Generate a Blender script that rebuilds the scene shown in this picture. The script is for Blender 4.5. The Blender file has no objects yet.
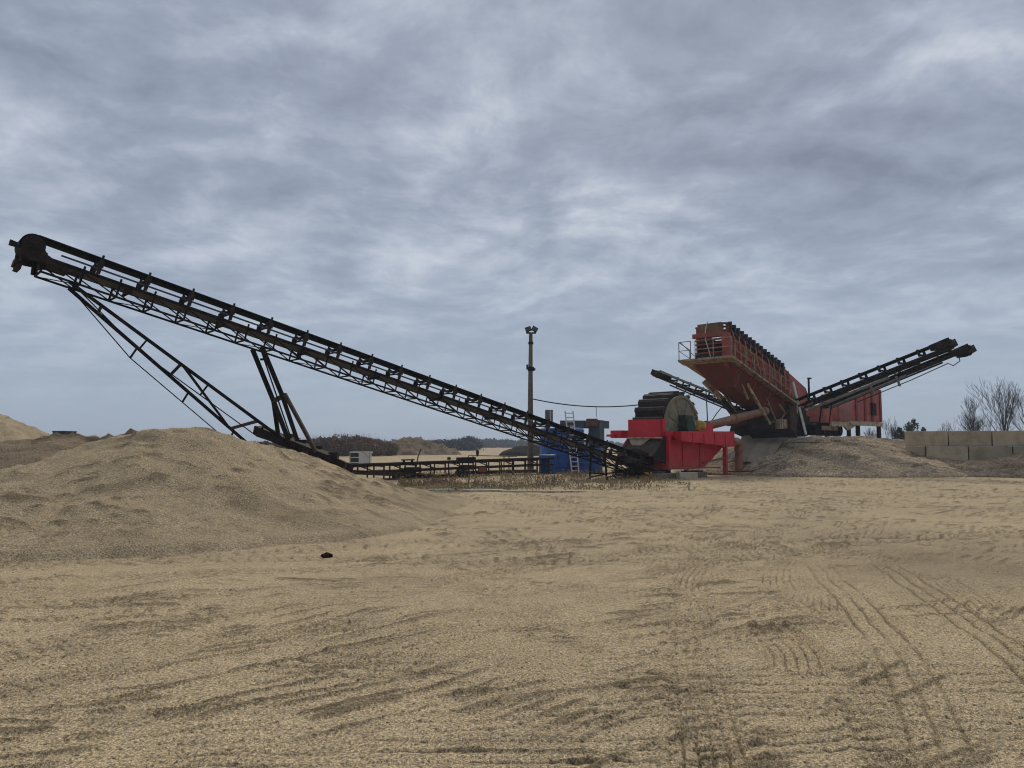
import bpy, math, random
import numpy as np
from mathutils import Vector, Matrix, Quaternion

random.seed(7)
SC = bpy.context.scene
COL = SC.collection
R = math.radians
V = Vector

# ------------------------------------------------------------------ camera
FPX = 760.0
PITCH = R(4.59)
CAMZ = 1.7
cam = bpy.data.objects.new('camera', bpy.data.cameras.new('camera'))
COL.objects.link(cam)
cam.location = (0, 0, CAMZ)
cam.rotation_euler = (R(90) + PITCH, 0, 0)
cam.data.sensor_width = 36
cam.data.lens = 36 * FPX / 1024
cam.data.clip_start = 0.05
cam.data.clip_end = 12000
SC.camera = cam

# ------------------------------------------------------------------ exposure
SC.view_settings.view_transform = 'Standard'
SC.view_settings.look = 'None'
SC.view_settings.exposure = 0.14
SC.view_settings.gamma = 1.0
SC.cycles.filter_width = 1.1

# ------------------------------------------------------------------ sun
SUN_EL, SUN_AZ = R(46), R(10)          # azimuth measured from +Y (ahead) towards +X (right)
sun = bpy.data.objects.new('sun', bpy.data.lights.new('sun', 'SUN'))
COL.objects.link(sun)
sun.data.energy = 1.5
sun.data.angle = R(14)
sun.data.color = (1.0, 0.93, 0.80)
sd = V((math.sin(SUN_AZ) * math.cos(SUN_EL), math.cos(SUN_AZ) * math.cos(SUN_EL), math.sin(SUN_EL)))
sun.rotation_euler = sd.to_track_quat('Z', 'Y').to_euler()

# ------------------------------------------------------------------ world: overcast sky
W = bpy.data.worlds.new('World')
SC.world = W
W.use_nodes = True
nt = W.node_tree
nt.nodes.clear()
class NT:
    """short hand for building node trees"""
    def __init__(s, tree): s.t = tree
    def n(s, typ, ins=None, **props):
        nd = s.t.nodes.new(typ)
        for k, v in props.items(): setattr(nd, k, v)
        for k, v in (ins or {}).items():
            if hasattr(v, 'links') or isinstance(v, bpy.types.NodeSocket): s.t.links.new(v, nd.inputs[k])
            else: nd.inputs[k].default_value = v
        return nd
    def math(s, op, a, b=0.0, c=0.0, clamp=False):
        nd = s.t.nodes.new('ShaderNodeMath'); nd.operation = op; nd.use_clamp = clamp
        for i, v in enumerate((a, b, c)):
            if isinstance(v, bpy.types.NodeSocket): s.t.links.new(v, nd.inputs[i])
            else: nd.inputs[i].default_value = v
        return nd.outputs[0]
    def noise(s, vec, scale, detail=4, rough=.55, dist=0.0, out='Fac'):
        nd = s.n('ShaderNodeTexNoise', {'Scale': scale, 'Detail': detail, 'Roughness': rough, 'Distortion': dist})
        if vec is not None: s.t.links.new(vec, nd.inputs['Vector'])
        return nd.outputs[out]
    def ramp(s, fac, stops):
        nd = s.t.nodes.new('ShaderNodeValToRGB'); s.t.links.new(fac, nd.inputs[0])
        el = nd.color_ramp.elements
        while len(el) < len(stops): el.new(.5)
        for e, (p, c) in zip(el, stops):
            e.position = p
            e.color = (c, c, c, 1) if isinstance(c, (int, float)) else (c[0], c[1], c[2], 1)
        return nd.outputs[0]
    def mix(s, fac, a, b, blend='MIX'):
        nd = s.t.nodes.new('ShaderNodeMix'); nd.data_type = 'RGBA'; nd.blend_type = blend
        for i, v in ((0, fac), (6, a), (7, b)):
            if isinstance(v, bpy.types.NodeSocket): s.t.links.new(v, nd.inputs[i])
            elif i == 0: nd.inputs[i].default_value = v
            else: nd.inputs[i].default_value = (v[0], v[1], v[2], 1)
        return nd.outputs[2]
N = NT(nt)
tc = N.n('ShaderNodeTexCoord').outputs['Generated']
sp = N.n('ShaderNodeSeparateXYZ', {0: tc})
zc = N.math('MAXIMUM', sp.outputs[2], 0.0)
zz = N.math('ADD', zc, 0.19)
pv = N.n('ShaderNodeCombineXYZ', {0: N.math('DIVIDE', sp.outputs[0], zz), 1: N.math('DIVIDE', sp.outputs[1], zz), 2: 0.0}).outputs[0]
pv2 = N.n('ShaderNodeVectorMath', {0: pv, 1: (7.2, 3.1, 2.3)}, operation='ADD').outputs[0]
wq = N.n('ShaderNodeTexNoise', {'Vector': pv2, 'Scale': 1.6, 'Detail': 3}).outputs['Color']
wq2 = N.n('ShaderNodeVectorMath', {0: wq, 1: (.28, .28, .0)}, operation='MULTIPLY').outputs[0]
pw = N.n('ShaderNodeVectorMath', {0: pv2, 1: wq2}, operation='ADD').outputs[0]
pw_up = N.n('ShaderNodeVectorMath', {0: pw, 1: (-.03, -.085, .0)}, operation='ADD').outputs[0]     # the same clouds a little further: their lit and shaded sides
n1 = N.noise(pw, 0.72, 3, .5)
n2 = N.noise(pw, 2.3, 10, .58)
n2u = N.noise(pw_up, 2.3, 10, .58)
n3 = N.noise(pw, 7.5, 7, .62)
rel = N.math('SUBTRACT', n2, n2u)
cf = N.math('ADD', N.math('ADD', N.math('MULTIPLY', n1, .38), N.math('MULTIPLY', n2, .43)), N.math('ADD', N.math('MULTIPLY', n3, .17), N.math('MULTIPLY', rel, .40)))
cl = N.ramp(cf, [(.29, (.19, .222, .288)), (.45, (.292, .336, .42)), (.525, (.382, .425, .51)), (.63, (.56, .595, .66))])
hz = N.n('ShaderNodeMapRange', {0: zc, 1: 0.0, 2: 0.34, 3: 0.06, 4: 1.0}, interpolation_type='SMOOTHSTEP').outputs[0]
hzc = N.mix(hz, (.315, .385, .485), cl)
bg_cloud = N.n('ShaderNodeBackground', {'Color': hzc, 'Strength': 1.0})
sky = nt.nodes.new('ShaderNodeTexSky')
sky.sky_type = 'NISHITA'; sky.sun_disc = False
sky.sun_elevation = SUN_EL; sky.sun_rotation = SUN_AZ
bg_sky = N.n('ShaderNodeBackground', {'Color': sky.outputs[0], 'Strength': 0.08})
ms = N.n('ShaderNodeMixShader', {0: 0.93, 1: bg_sky.outputs[0], 2: bg_cloud.outputs[0]})
wo = N.n('ShaderNodeOutputWorld', {0: ms.outputs[0]})

# ------------------------------------------------------------------ helpers
CT, ST = math.cos(PITCH), math.sin(PITCH)
def at(px, py, Y):
    """the point at depth Y on the sight line of a pixel of the survey photograph"""
    u = (px - 512) / FPX; v = (384 - py) / FPX
    k = Y / (CT - v * ST)
    return V((u * k, Y, CAMZ + (ST + v * CT) * k))

def tag(o, label=None, cat=None, group=None, kind=None):
    if label: o['label'] = label
    if cat: o['category'] = cat
    if group: o['group'] = group
    if kind: o['kind'] = kind
    return o

def empty(name, loc, label, cat, group=None):
    o = bpy.data.objects.new(name, None)
    COL.objects.link(o)
    o.location = loc
    o.empty_display_size = .3
    return tag(o, label, cat, group)

def rootloc(p):
    l = V((0, 0, 0))
    while p is not None:
        l += p.location; p = p.parent
    return l

class MB:
    def __init__(s): s.v = []; s.f = []
    def add(s, vs, fs):
        o = len(s.v); s.v += [tuple(p) for p in vs]; s.f += [tuple(i + o for i in f) for f in fs]; return s
    def hexa(s, p):     # 8 corners: bottom 4 (ccw), top 4
        return s.add(p, [(3, 2, 1, 0), (4, 5, 6, 7), (0, 1, 5, 4), (1, 2, 6, 5), (2, 3, 7, 6), (3, 0, 4, 7)])
    def box(s, c, size, ax=None):
        ax = ax or (V((1, 0, 0)), V((0, 1, 0)), V((0, 0, 1)))
        h = [ax[i] * (size[i] / 2) for i in range(3)]
        c = V(c)
        return s.hexa([c - h[0] - h[1] - h[2], c + h[0] - h[1] - h[2], c + h[0] + h[1] - h[2], c - h[0] + h[1] - h[2],
                       c - h[0] - h[1] + h[2], c + h[0] - h[1] + h[2], c + h[0] + h[1] + h[2], c - h[0] + h[1] + h[2]])
    def bar(s, p, q, w, h):
        p, q = V(p), V(q); d = (q - p); L = d.length; d.normalize()
        up = V((0, 0, 1)) if abs(d.z) < .95 else V((0, 1, 0))
        x = d.cross(up).normalized(); y = x.cross(d)
        return s.box((p + q) / 2, (w, h, L), (x, y, d))
    def tube(s, p, q, r1, r2=None, n=8, cap=True):
        r2 = r1 if r2 is None else r2
        return s.path([p, q], [r1, r2], n, cap)
    def path(s, pts, r, n=6, cap=True):
        pts = [V(p) for p in pts]; m = len(pts)
        rs = r if isinstance(r, (list, tuple)) else [r] * m
        vs = []; fs = []; px = None
        for i in range(m):
            d = (pts[min(i + 1, m - 1)] - pts[max(i - 1, 0)]).normalized()
            if px is None:
                up = V((0, 0, 1)) if abs(d.z) < .95 else V((0, 1, 0))
                px = d.cross(up).normalized()
            else:
                px = (px - d * px.dot(d)).normalized()
            py = d.cross(px)
            for k in range(n):
                a = 2 * math.pi * k / n
                vs.append(pts[i] + px * (math.cos(a) * rs[i]) + py * (math.sin(a) * rs[i]))
        for i in range(m - 1):
            for k in range(n):
                k2 = (k + 1) % n
                fs.append((i * n + k, i * n + k2, (i + 1) * n + k2, (i + 1) * n + k))
        if cap:
            fs.append(tuple(range(n - 1, -1, -1))); fs.append(tuple((m - 1) * n + k for k in range(n)))
        return s.add(vs, fs)
    def prism(s, poly, ext):
        """closed polygon of 3D points extruded by a vector"""
        n = len(poly); ext = V(ext)
        vs = [V(p) for p in poly] + [V(p) + ext for p in poly]
        fs = [tuple(range(n - 1, -1, -1)), tuple(range(n, 2 * n))]
        fs += [(i, (i + 1) % n, n + (i + 1) % n, n + i) for i in range(n)]
        return s.add(vs, fs)
    def sweep(s, prof, a, b, w, n):
        """profile of (w, n) pairs swept as a closed strip from a to b"""
        k = len(prof)
        vs = [V(a) + w * p[0] + n * p[1] for p in prof] + [V(b) + w * p[0] + n * p[1] for p in prof]
        fs = [(i, (i + 1) % k, k + (i + 1) % k, k + i) for i in range(k)]
        fs += [tuple(range(k - 1, -1, -1)), tuple(range(k, 2 * k))]
        return s.add(vs, fs)
    def mesh(s, name, off=V((0, 0, 0))):
        me = bpy.data.meshes.new(name)
        me.from_pydata([(p[0] - off[0], p[1] - off[1], p[2] - off[2]) for p in s.v], [], s.f)
        me.update()
        return me
    def build(s, name, m, parent=None, smooth=False):
        off = rootloc(parent)
        me = s.mesh(name, off)
        me.materials.append(m)
        if smooth:
            me.polygons.foreach_set('use_smooth', [True] * len(me.polygons))
            try: me.set_sharp_from_angle(angle=R(35))
            except Exception: pass
        o = bpy.data.objects.new(name, me)
        COL.objects.link(o)
        o.parent = parent
        return o

_unit = {}
def unit_mesh(kind, m):
    key = (kind, m.name)
    if key not in _unit:
        b = MB()
        if kind == 'bar': b.box((0, 0, 0), (1, 1, 1))
        else: b.tube((0, 0, -.5), (0, 0, .5), .5, .5, 10)
        me = b.mesh(kind)
        me.materials.append(m)
        if kind == 'rod':
            me.polygons.foreach_set('use_smooth', [True] * len(me.polygons))
            me.set_sharp_from_angle(angle=R(40))
        _unit[key] = me
    return _unit[key]

def strut(name, p, q, w, h, m, parent, kind='bar'):
    """a bar or rod between two points: an object of its own on a shared mesh"""
    p, q = V(p), V(q); d = q - p
    o = bpy.data.objects.new(name, unit_mesh(kind, m))
    COL.objects.link(o)
    up = V((0, 0, 1)) if abs(d.normalized().z) < .95 else V((0, 1, 0))
    x = d.cross(up).normalized(); y = x.cross(d.normalized())
    rot = Matrix((x, y, d.normalized())).transposed().to_quaternion()
    o.rotation_mode = 'QUATERNION'
    o.rotation_quaternion = rot
    o.location = (p + q) / 2 - rootloc(parent)
    o.scale = (w, h, d.length)
    o.parent = parent
    return o

# ------------------------------------------------------------------ materials
def mat(name, base, rough=.7, var=.25, scale=3.0, alt=None, alt_amt=.5, metal=0.0, bump=.3, bscale=None, dust=None, spec=.3, splash=False, rnd=0):
    """painted, rusted or dusty surface: base colour broken up by two noises, a second colour in patches, dust on upward faces"""
    m = bpy.data.materials.new(name); m.use_nodes = True
    t = NT(m.node_tree); m.node_tree.nodes.clear()
    pos = t.n('ShaderNodeNewGeometry')
    p = pos.outputs['Position']
    a = t.noise(p, scale, 5, .6)
    f = t.noise(p, scale * 7, 4, .6)
    c = t.mix(t.ramp(a, [(.3, 0.0), (.7, 1.0)]), [x * (1 - var) for x in base], [min(1, x * (1 + var)) for x in base])
    if alt:
        k = t.noise(p, scale * 1.7, 8, .68, .4)
        lo = .62 - .3 * alt_amt
        c = t.mix(t.ramp(k, [(lo, 0.0), (lo + .14, 1.0)]), c, alt)
    if rnd:
        oi = t.n('ShaderNodeObjectInfo').outputs['Random']
        c = t.mix(1.0, c, t.ramp(oi, [(0, 1 - rnd), (1, 1 + rnd)]), 'MULTIPLY')
    if splash:      # dried sand thrown up against the sides
        zz_ = t.n('ShaderNodeSeparateXYZ', {0: p}).outputs[2]
        k1 = t.math('SUBTRACT', t.math('ADD', t.noise(p, 5.5, 6, .7), .34), t.math('MULTIPLY', zz_, .20))
        c = t.mix(t.ramp(k1, [(.58, 0.0), (.74, .40)]), c, (.25, .13, .085))
    if dust:
        nz = t.n('ShaderNodeSeparateXYZ', {0: pos.outputs['Normal']}).outputs[2]
        dfac = t.math('MULTIPLY', t.math('MULTIPLY', t.math('MAXIMUM', nz, 0.0), t.math('ADD', a, .3)), dust[3], clamp=True)
        c = t.mix(dfac, c, dust[:3])
    bs = t.n('ShaderNodeBsdfPrincipled', {'Base Color': c, 'Metallic': metal, 'Specular IOR Level': spec})
    t.t.links.new(t.math('ADD', t.math('MULTIPLY', f, .3), rough - .15, clamp=True), bs.inputs['Roughness'])
    if bump:
        bn = t.n('ShaderNodeBump', {'Strength': bump, 'Distance': .02, 'Height': t.noise(p, bscale or scale * 6, 5, .6)})
        t.t.links.new(bn.outputs[0], bs.inputs['Normal'])
    t.n('ShaderNodeOutputMaterial', {0: bs.outputs[0]})
    return m

DUST = (.30, .24, .165, .8)
M = {}
M['steel'] = mat('blackened_steel', (.014, .012, .012), .7, .4, 2, alt=(.04, .025, .018), alt_amt=.45, spec=.15)
M['channel'] = mat('weathered_steel', (.011, .009, .009), .85, .4, 1.5, alt=(.035, .021, .015), alt_amt=.45, spec=.08)
M['rust'] = mat('rust', (.075, .040, .026), .85, .4, 3, alt=(.035, .022, .018), alt_amt=.6, dust=DUST)
M['rustdark'] = mat('dark_rust', (.030, .019, .015), .85, .4, 3, alt=(.016, .012, .011), alt_amt=.6, dust=(.30, .24, .165, .25), spec=.15)
M['rubber'] = mat('belt_rubber', (.009, .009, .009), .8, .3, 2, alt=(.02, .018, .017), alt_amt=.3, spec=.12)
M['rubberblue'] = mat('return_belt_rubber', (.028, .031, .040), .6, .3, 2, spec=.35)
M['red'] = mat('fresh_red_paint', (.52, .011, .024), .45, .16, 1.1, alt=(.36, .018, .024), alt_amt=.4, dust=(.33, .25, .17, .35), bump=.15, spec=.4, splash=True)
M['oldred'] = mat('faded_red_paint', (.32, .050, .036), .65, .3, 1.6, alt=(.17, .075, .048), alt_amt=.6, dust=DUST, spec=.35)
M['oldred2'] = mat('dull_red_paint', (.34, .070, .055), .6, .25, 1.2, alt=(.14, .045, .034), alt_amt=.4, dust=DUST, spec=.35)
M['pan'] = mat('shaded_rusty_red_paint', (.17, .030, .024), .7, .3, 1.4, alt=(.10, .05, .032), alt_amt=.6, dust=DUST, spec=.2)  # red darkened for the shade under the deck, with rust patches
M['brown'] = mat('brown_rubber_flap', (.16, .085, .05), .8, .3, 2, alt=(.09, .05, .03), alt_amt=.4, dust=DUST)
M['cream'] = mat('dirty_cream_paint', (.40, .33, .22), .65, .25, 2.2, alt=(.16, .10, .06), alt_amt=.45, dust=DUST)
M['tan'] = mat('sandy_steel', (.36, .275, .18), .75, .25, 2.2, alt=(.12, .075, .045), alt_amt=.45, dust=DUST)
M['white'] = mat('scuffed_white_paint', (.55, .53, .48), .6, .15, 2, alt=(.3, .26, .2), alt_amt=.3)
M['disc'] = mat('sand_coated_steel', (.215, .19, .13), .8, .25, 1.3, alt=(.12, .12, .085), alt_amt=.5, dust=DUST)
M['bucket'] = mat('bucket_steel', (.024, .017, .013), .8, .35, 3, alt=(.045, .03, .022), alt_amt=.4)
M['lip'] = mat('worn_bucket_lip', (.12, .09, .07), .7, .3, 3)
M['green'] = mat('dark_green_gearbox', (.02, .035, .028), .55, .3, 3, alt=(.04, .035, .025), alt_amt=.4)
M['yellow'] = mat('yellow_motor_paint', (.52, .34, .05), .5, .2, 3, alt=(.25, .15, .05), alt_amt=.35)
M['pipe'] = mat('rusty_pipe', (.27, .12, .075), .75, .25, 2, alt=(.17, .075, .05), alt_amt=.4, dust=DUST)
M['blue'] = mat('blue_tank', (.018, .095, .32), .5, .2, 1.6, alt=(.015, .045, .12), alt_amt=.4, spec=.4)
M['teal'] = mat('teal_steel', (.055, .085, .10), .6, .25, 1.5, alt=(.09, .07, .055), alt_amt=.35)
M['grey'] = mat('grey_metal', (.20, .20, .19), .6, .25, 2, alt=(.12, .09, .07), alt_amt=.35)
M['pole'] = mat('weathered_pole', (.15, .115, .085), .85, .25, 2, alt=(.09, .07, .055), alt_amt=.4)
M['timber'] = mat('old_timber', (.15, .125, .095), .9, .3, 2, alt=(.08, .065, .05), alt_amt=.4, dust=DUST, bump=.5)
M['concrete'] = mat('cast_concrete', (.44, .36, .235), .9, .14, .9, alt=(.34, .28, .185), alt_amt=.45, bump=.4, bscale=14, rnd=.16)
M['paleconc'] = mat('pale_concrete', (.44, .38, .28), .9, .15, 1.2, alt=(.28, .25, .2), alt_amt=.4, bump=.4)
M['membrane'] = mat('grey_rubber_sheet', (.085, .09, .085), .7, .3, 1.2, alt=(.16, .14, .11), alt_amt=.4, dust=DUST)
M['black'] = mat('black_plastic', (.012, .012, .013), .5, .2, 3)
M['glass'] = mat('dark_window', (.03, .035, .04), .25, .2, 2, bump=0, spec=.5)
M['bark'] = mat('bare_bark', (.055, .045, .040), .9, .3, 4)
M['twig'] = mat('bare_twigs', (.050, .040, .036), .9, .25, .6)
M['evergreen'] = mat('evergreen_needles', (.035, .05, .022), .9, .35, 1.2)
M['bushbrown'] = mat('brown_thicket', (.15, .092, .058), .9, .45, .35, alt=(.12, .10, .055), alt_amt=.45, bump=0)
M['farwood'] = mat('far_wood', (.075, .075, .068), .95, .3, .06, bump=0)
M['weed'] = mat('dry_weed', (.24, .175, .105), .9, .4, .8, alt=(.13, .088, .055), alt_amt=.5, bump=0)
M['weedpale'] = mat('pale_dry_grass', (.30, .235, .13), .9, .3, .8, bump=0)

def sandmat(name, c1, c2, c3, fine=55.0, bump=.55, damp_shade=None):
    """coarse moist sand: patches, speckled grains and grain-sized relief"""
    m = bpy.data.materials.new(name); m.use_nodes = True
    t = NT(m.node_tree); m.node_tree.nodes.clear()
    p = t.n('ShaderNodeNewGeometry').outputs['Position']
    big = t.noise(p, .22, 5, .6, .5)
    mid = t.noise(p, 1.7, 6, .62, .3)
    c = t.mix(t.ramp(big, [(.36, 0.0), (.64, 1.0)]), c1, c2)
    c = t.mix(t.ramp(mid, [(.52, 0.0), (.72, .75)]), c, c3)
    if damp_shade:        # moist, packed sand, and relief shade painted into grooves, crests and scarps
        a_ = t.n('ShaderNodeAttribute', attribute_name='damp_shade').outputs['Fac']
        c = t.mix(a_, c, damp_shade)
    g = t.noise(p, fine, 3, .75)
    g2 = t.noise(p, fine * 3.1, 2, .7)
    sp_ = t.ramp(g, [(.36, .36), (.5, 1.0), (.64, 1.7)])
    sp2 = t.ramp(g2, [(.36, .45), (.5, 1.0), (.64, 1.6)])
    c = t.mix(1.0, c, sp_, 'MULTIPLY')
    c = t.mix(1.0, c, sp2, 'MULTIPLY')
    bs = t.n('ShaderNodeBsdfPrincipled', {'Base Color': c, 'Roughness': .95, 'Specular IOR Level': .12})
    hgt = t.math('ADD', t.math('MULTIPLY', g, .55), t.math('ADD', t.math('MULTIPLY', t.noise(p, 14, 5, .65), .9), t.math('MULTIPLY', g2, .2)))
    bn = t.n('ShaderNodeBump', {'Strength': bump, 'Distance': .035, 'Height': hgt})
    t.t.links.new(bn.outputs[0], bs.inputs['Normal'])
    t.n('ShaderNodeOutputMaterial', {0: bs.outputs[0]})
    return m
M['sand'] = sandmat('yard_sand', (.365, .272, .148), (.305, .228, .125), (.235, .176, .098))
M['yard'] = sandmat('yard_ground', (.485, .372, .222), (.41, .317, .193), (.32, .248, .152), damp_shade=(.13, .097, .056))
M['pile'] = sandmat('piled_sand', (.455, .35, .212), (.385, .297, .183), (.25, .195, .122), 40, .9, damp_shade=(.16, .12, .07))
M['piledark'] = sandmat('damp_piled_sand', (.27, .205, .13), (.22, .168, .108), (.15, .115, .075), 30, 1.0, damp_shade=(.09, .068, .044))
M['gravel'] = sandmat('brown_gravel', (.36, .28, .185), (.25, .195, .135), (.45, .345, .215), 12, 1.0, damp_shade=(.13, .10, .068))
M['graveldark'] = sandmat('dark_gravel', (.20, .152, .108), (.165, .127, .092), (.25, .19, .125), 12, 1.0, damp_shade=(.10, .078, .056))
M['earth'] = sandmat('heaped_earth', (.15, .108, .066), (.22, .165, .10), (.09, .062, .042), 8, 1.0)
M['blackearth'] = sandmat('dark_earth', (.022, .016, .012), (.03, .02, .014), (.018, .013, .01), 8, 1.0)

# ------------------------------------------------------------------ numpy noise
def vnoise(x, y, seed=0):
    xi = np.floor(x).astype(np.int64); yi = np.floor(y).astype(np.int64)
    fx = x - xi; fy = y - yi
    fx = fx * fx * fx * (fx * (fx * 6 - 15) + 10); fy = fy * fy * fy * (fy * (fy * 6 - 15) + 10)
    def h(a, b):
        n = (a * 374761393 + b * 668265263 + seed * 982451653) & 0xffffffff
        n = ((n ^ (n >> 13)) * 1274126177) & 0xffffffff
        n = ((n ^ (n >> 16)) * 2246822519) & 0xffffffff
        return ((n ^ (n >> 15)) & 0xffff) / 65535.0
    return ((h(xi, yi) * (1 - fx) + h(xi + 1, yi) * fx) * (1 - fy) + (h(xi, yi + 1) * (1 - fx) + h(xi + 1, yi + 1) * fx) * fy)
def fbm(x, y, octs=4, seed=0, gain=.5):
    s = 0; a = 1; tot = 0
    for i in range(octs):
        s = s + a * (vnoise(x, y, seed + i * 17) - .5); tot += a; a *= gain
        x, y = x * 2.03 * .8 + y * 2.03 * .6, y * 2.03 * .8 - x * 2.03 * .6
    return s / tot * 2
def sstep(a, b, x):
    t = np.clip((x - a) / (b - a), 0, 1); return t * t * (3 - 2 * t)

def grid_object(name, X, Y, Z, m, smooth=True):
    ny, nx = X.shape
    me = bpy.data.meshes.new(name)
    idx = np.arange(ny * nx).reshape(ny, nx)
    q = np.stack([idx[:-1, :-1], idx[:-1, 1:], idx[1:, 1:], idx[1:, :-1]], -1).reshape(-1, 4)
    me.vertices.add(ny * nx)
    me.vertices.foreach_set('co', np.stack([X, Y, Z], -1).astype(np.float32).ravel())
    me.loops.add(q.size); me.loops.foreach_set('vertex_index', q.astype(np.int32).ravel())
    me.polygons.add(len(q)); me.polygons.foreach_set('loop_start', np.arange(0, q.size, 4, dtype=np.int32))
    me.polygons.foreach_set('use_smooth', [smooth] * len(q))
    me.update(calc_edges=True); me.validate()
    me.materials.append(m)
    o = bpy.data.objects.new(name, me)
    COL.objects.link(o)
    return o

# ------------------------------------------------------------------ ground: one sheet from the camera's feet to the horizon
def spline(pts, n=14):
    out = []
    P = [np.array(p, float) for p in pts]
    P = [2 * P[0] - P[1]] + P + [2 * P[-1] - P[-2]]
    for i in range(1, len(P) - 2):
        for k in range(n):
            t = k / n
            out.append(.5 * ((2 * P[i]) + (-P[i - 1] + P[i + 1]) * t + (2 * P[i - 1] - 5 * P[i] + 4 * P[i + 1] - P[i + 2]) * t * t + (-P[i - 1] + 3 * P[i] - 3 * P[i + 1] + P[i + 2]) * t ** 3))
    out.append(P[-2])
    return np.array(out)
def offset(path, d):
    t = np.gradient(path, axis=0); t /= np.linalg.norm(t, axis=1)[:, None]
    return path + np.stack([t[:, 1], -t[:, 0]], -1) * d
TRACKS = []     # path, half width, depth, lug height, lug pitch, patchiness
def pair(pts, gauge, hw, dep, lug, pitch=.17, patch=.5):
    s = spline(pts, 10)
    for d in ((-gauge / 2, gauge / 2) if gauge else (0,)):
        TRACKS.append((offset(s, d), hw, dep, lug, pitch, patch))
# path, gauge, half width, depth, rib height, rib pitch, share left visible
pair([(-8, 1.2), (-4.4, 3.4), (-1.9, 5.9), (.8, 8.3), (4.9, 11.6), (11, 14.2)], 2.0, .24, .030, .040, .105, .55)
pair([(-7.5, 2.6), (-3.6, 4.4), (-1.2, 6.6), (1.8, 9.3), (6, 12.4), (12, 15)], 1.7, .22, .025, .034, .10, .5)
pair([(-6.5, 4.2), (-3.4, 5.9), (-.4, 8.9), (2.2, 12.8), (6, 19), (8, 28)], 2.0, .22, .03, .036, .11, .55)
pair([(-9, 6.1), (-4, 7.4), (.5, 9.8), (5.2, 13.0), (12, 14.6)], 2.1, .22, .035, .034, .11, .6)
pair([(-1.6, 6.15), (.8, 5.85), (3.55, 5.55), (7, 5.0)], 0, .36, .03, .036, .235, .80)
pair([(-.4, 5.0), (1.5, 5.25), (3.4, 4.75), (6, 3.6)], 0, .20, .02, .04, .20, .7)
pair([(-3, 4.45), (1.0, 4.55), (2.6, 4.65), (6, 4.3)], 0, .2, .02, .035, .2, .6)
pair([(-2, 7.2), (.5, 7.5), (2.2, 8.1), (3.4, 8.0), (6, 7.6)], 0, .10, .02, .04, .1, .6)
pair([(2.35, 2.6), (3.05, 4.8), (3.75, 7.0), (4.7, 10.3), (4.5, 14), (3, 20)], 1.5, .2, .03, .036, .10, .6)
pair([(1.6, 4), (2.0, 6.0), (2.45, 8.2), (3.0, 10.5), (4.3, 12.6), (8, 15)], 1.1, .24, .035, .042, .105, .7)
pair([(2.9, 4.4), (3.5, 6.0), (4.1, 8.2), (4.8, 10.9)], .9, .22, .02, .05, .2, .8)
#pair([(.25, 3.2), (.9, 5.5), (1.7, 8.0), (2.7, 11.5), (4.4, 14)], 1.3, .2, .02, .03, .10, .5)
pair([(2.25, 6.15), (2.36, 6.6), (2.4, 7.15)], 0, .22, .085, .04, .11, 1.5)
pair([(-14, 8), (-6, 10.6), (0, 12.6), (8, 15.6), (20, 17)], 2.2, .28, .045, .03, .14, .6)
pair([(-12, 10.5), (-5, 12.6), (1, 12.4), (5, 13.2), (12, 13)], 2.1, .30, .06, .03, .14, .7)
pair([(18, 8), (9, 10.5), (4, 15), (0, 24), (-2, 34)], 2.2, .26, .04, .03, .14, .6)
pair([(20, 20), (8, 20.5), (0, 23.5), (-6, 30)], 2.4, .3, .06, .02, .15, .7)
pair([(22, 27), (10, 26.5), (2, 29), (-1, 36)], 2.4, .32, .07, .0, .2, .7)

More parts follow.
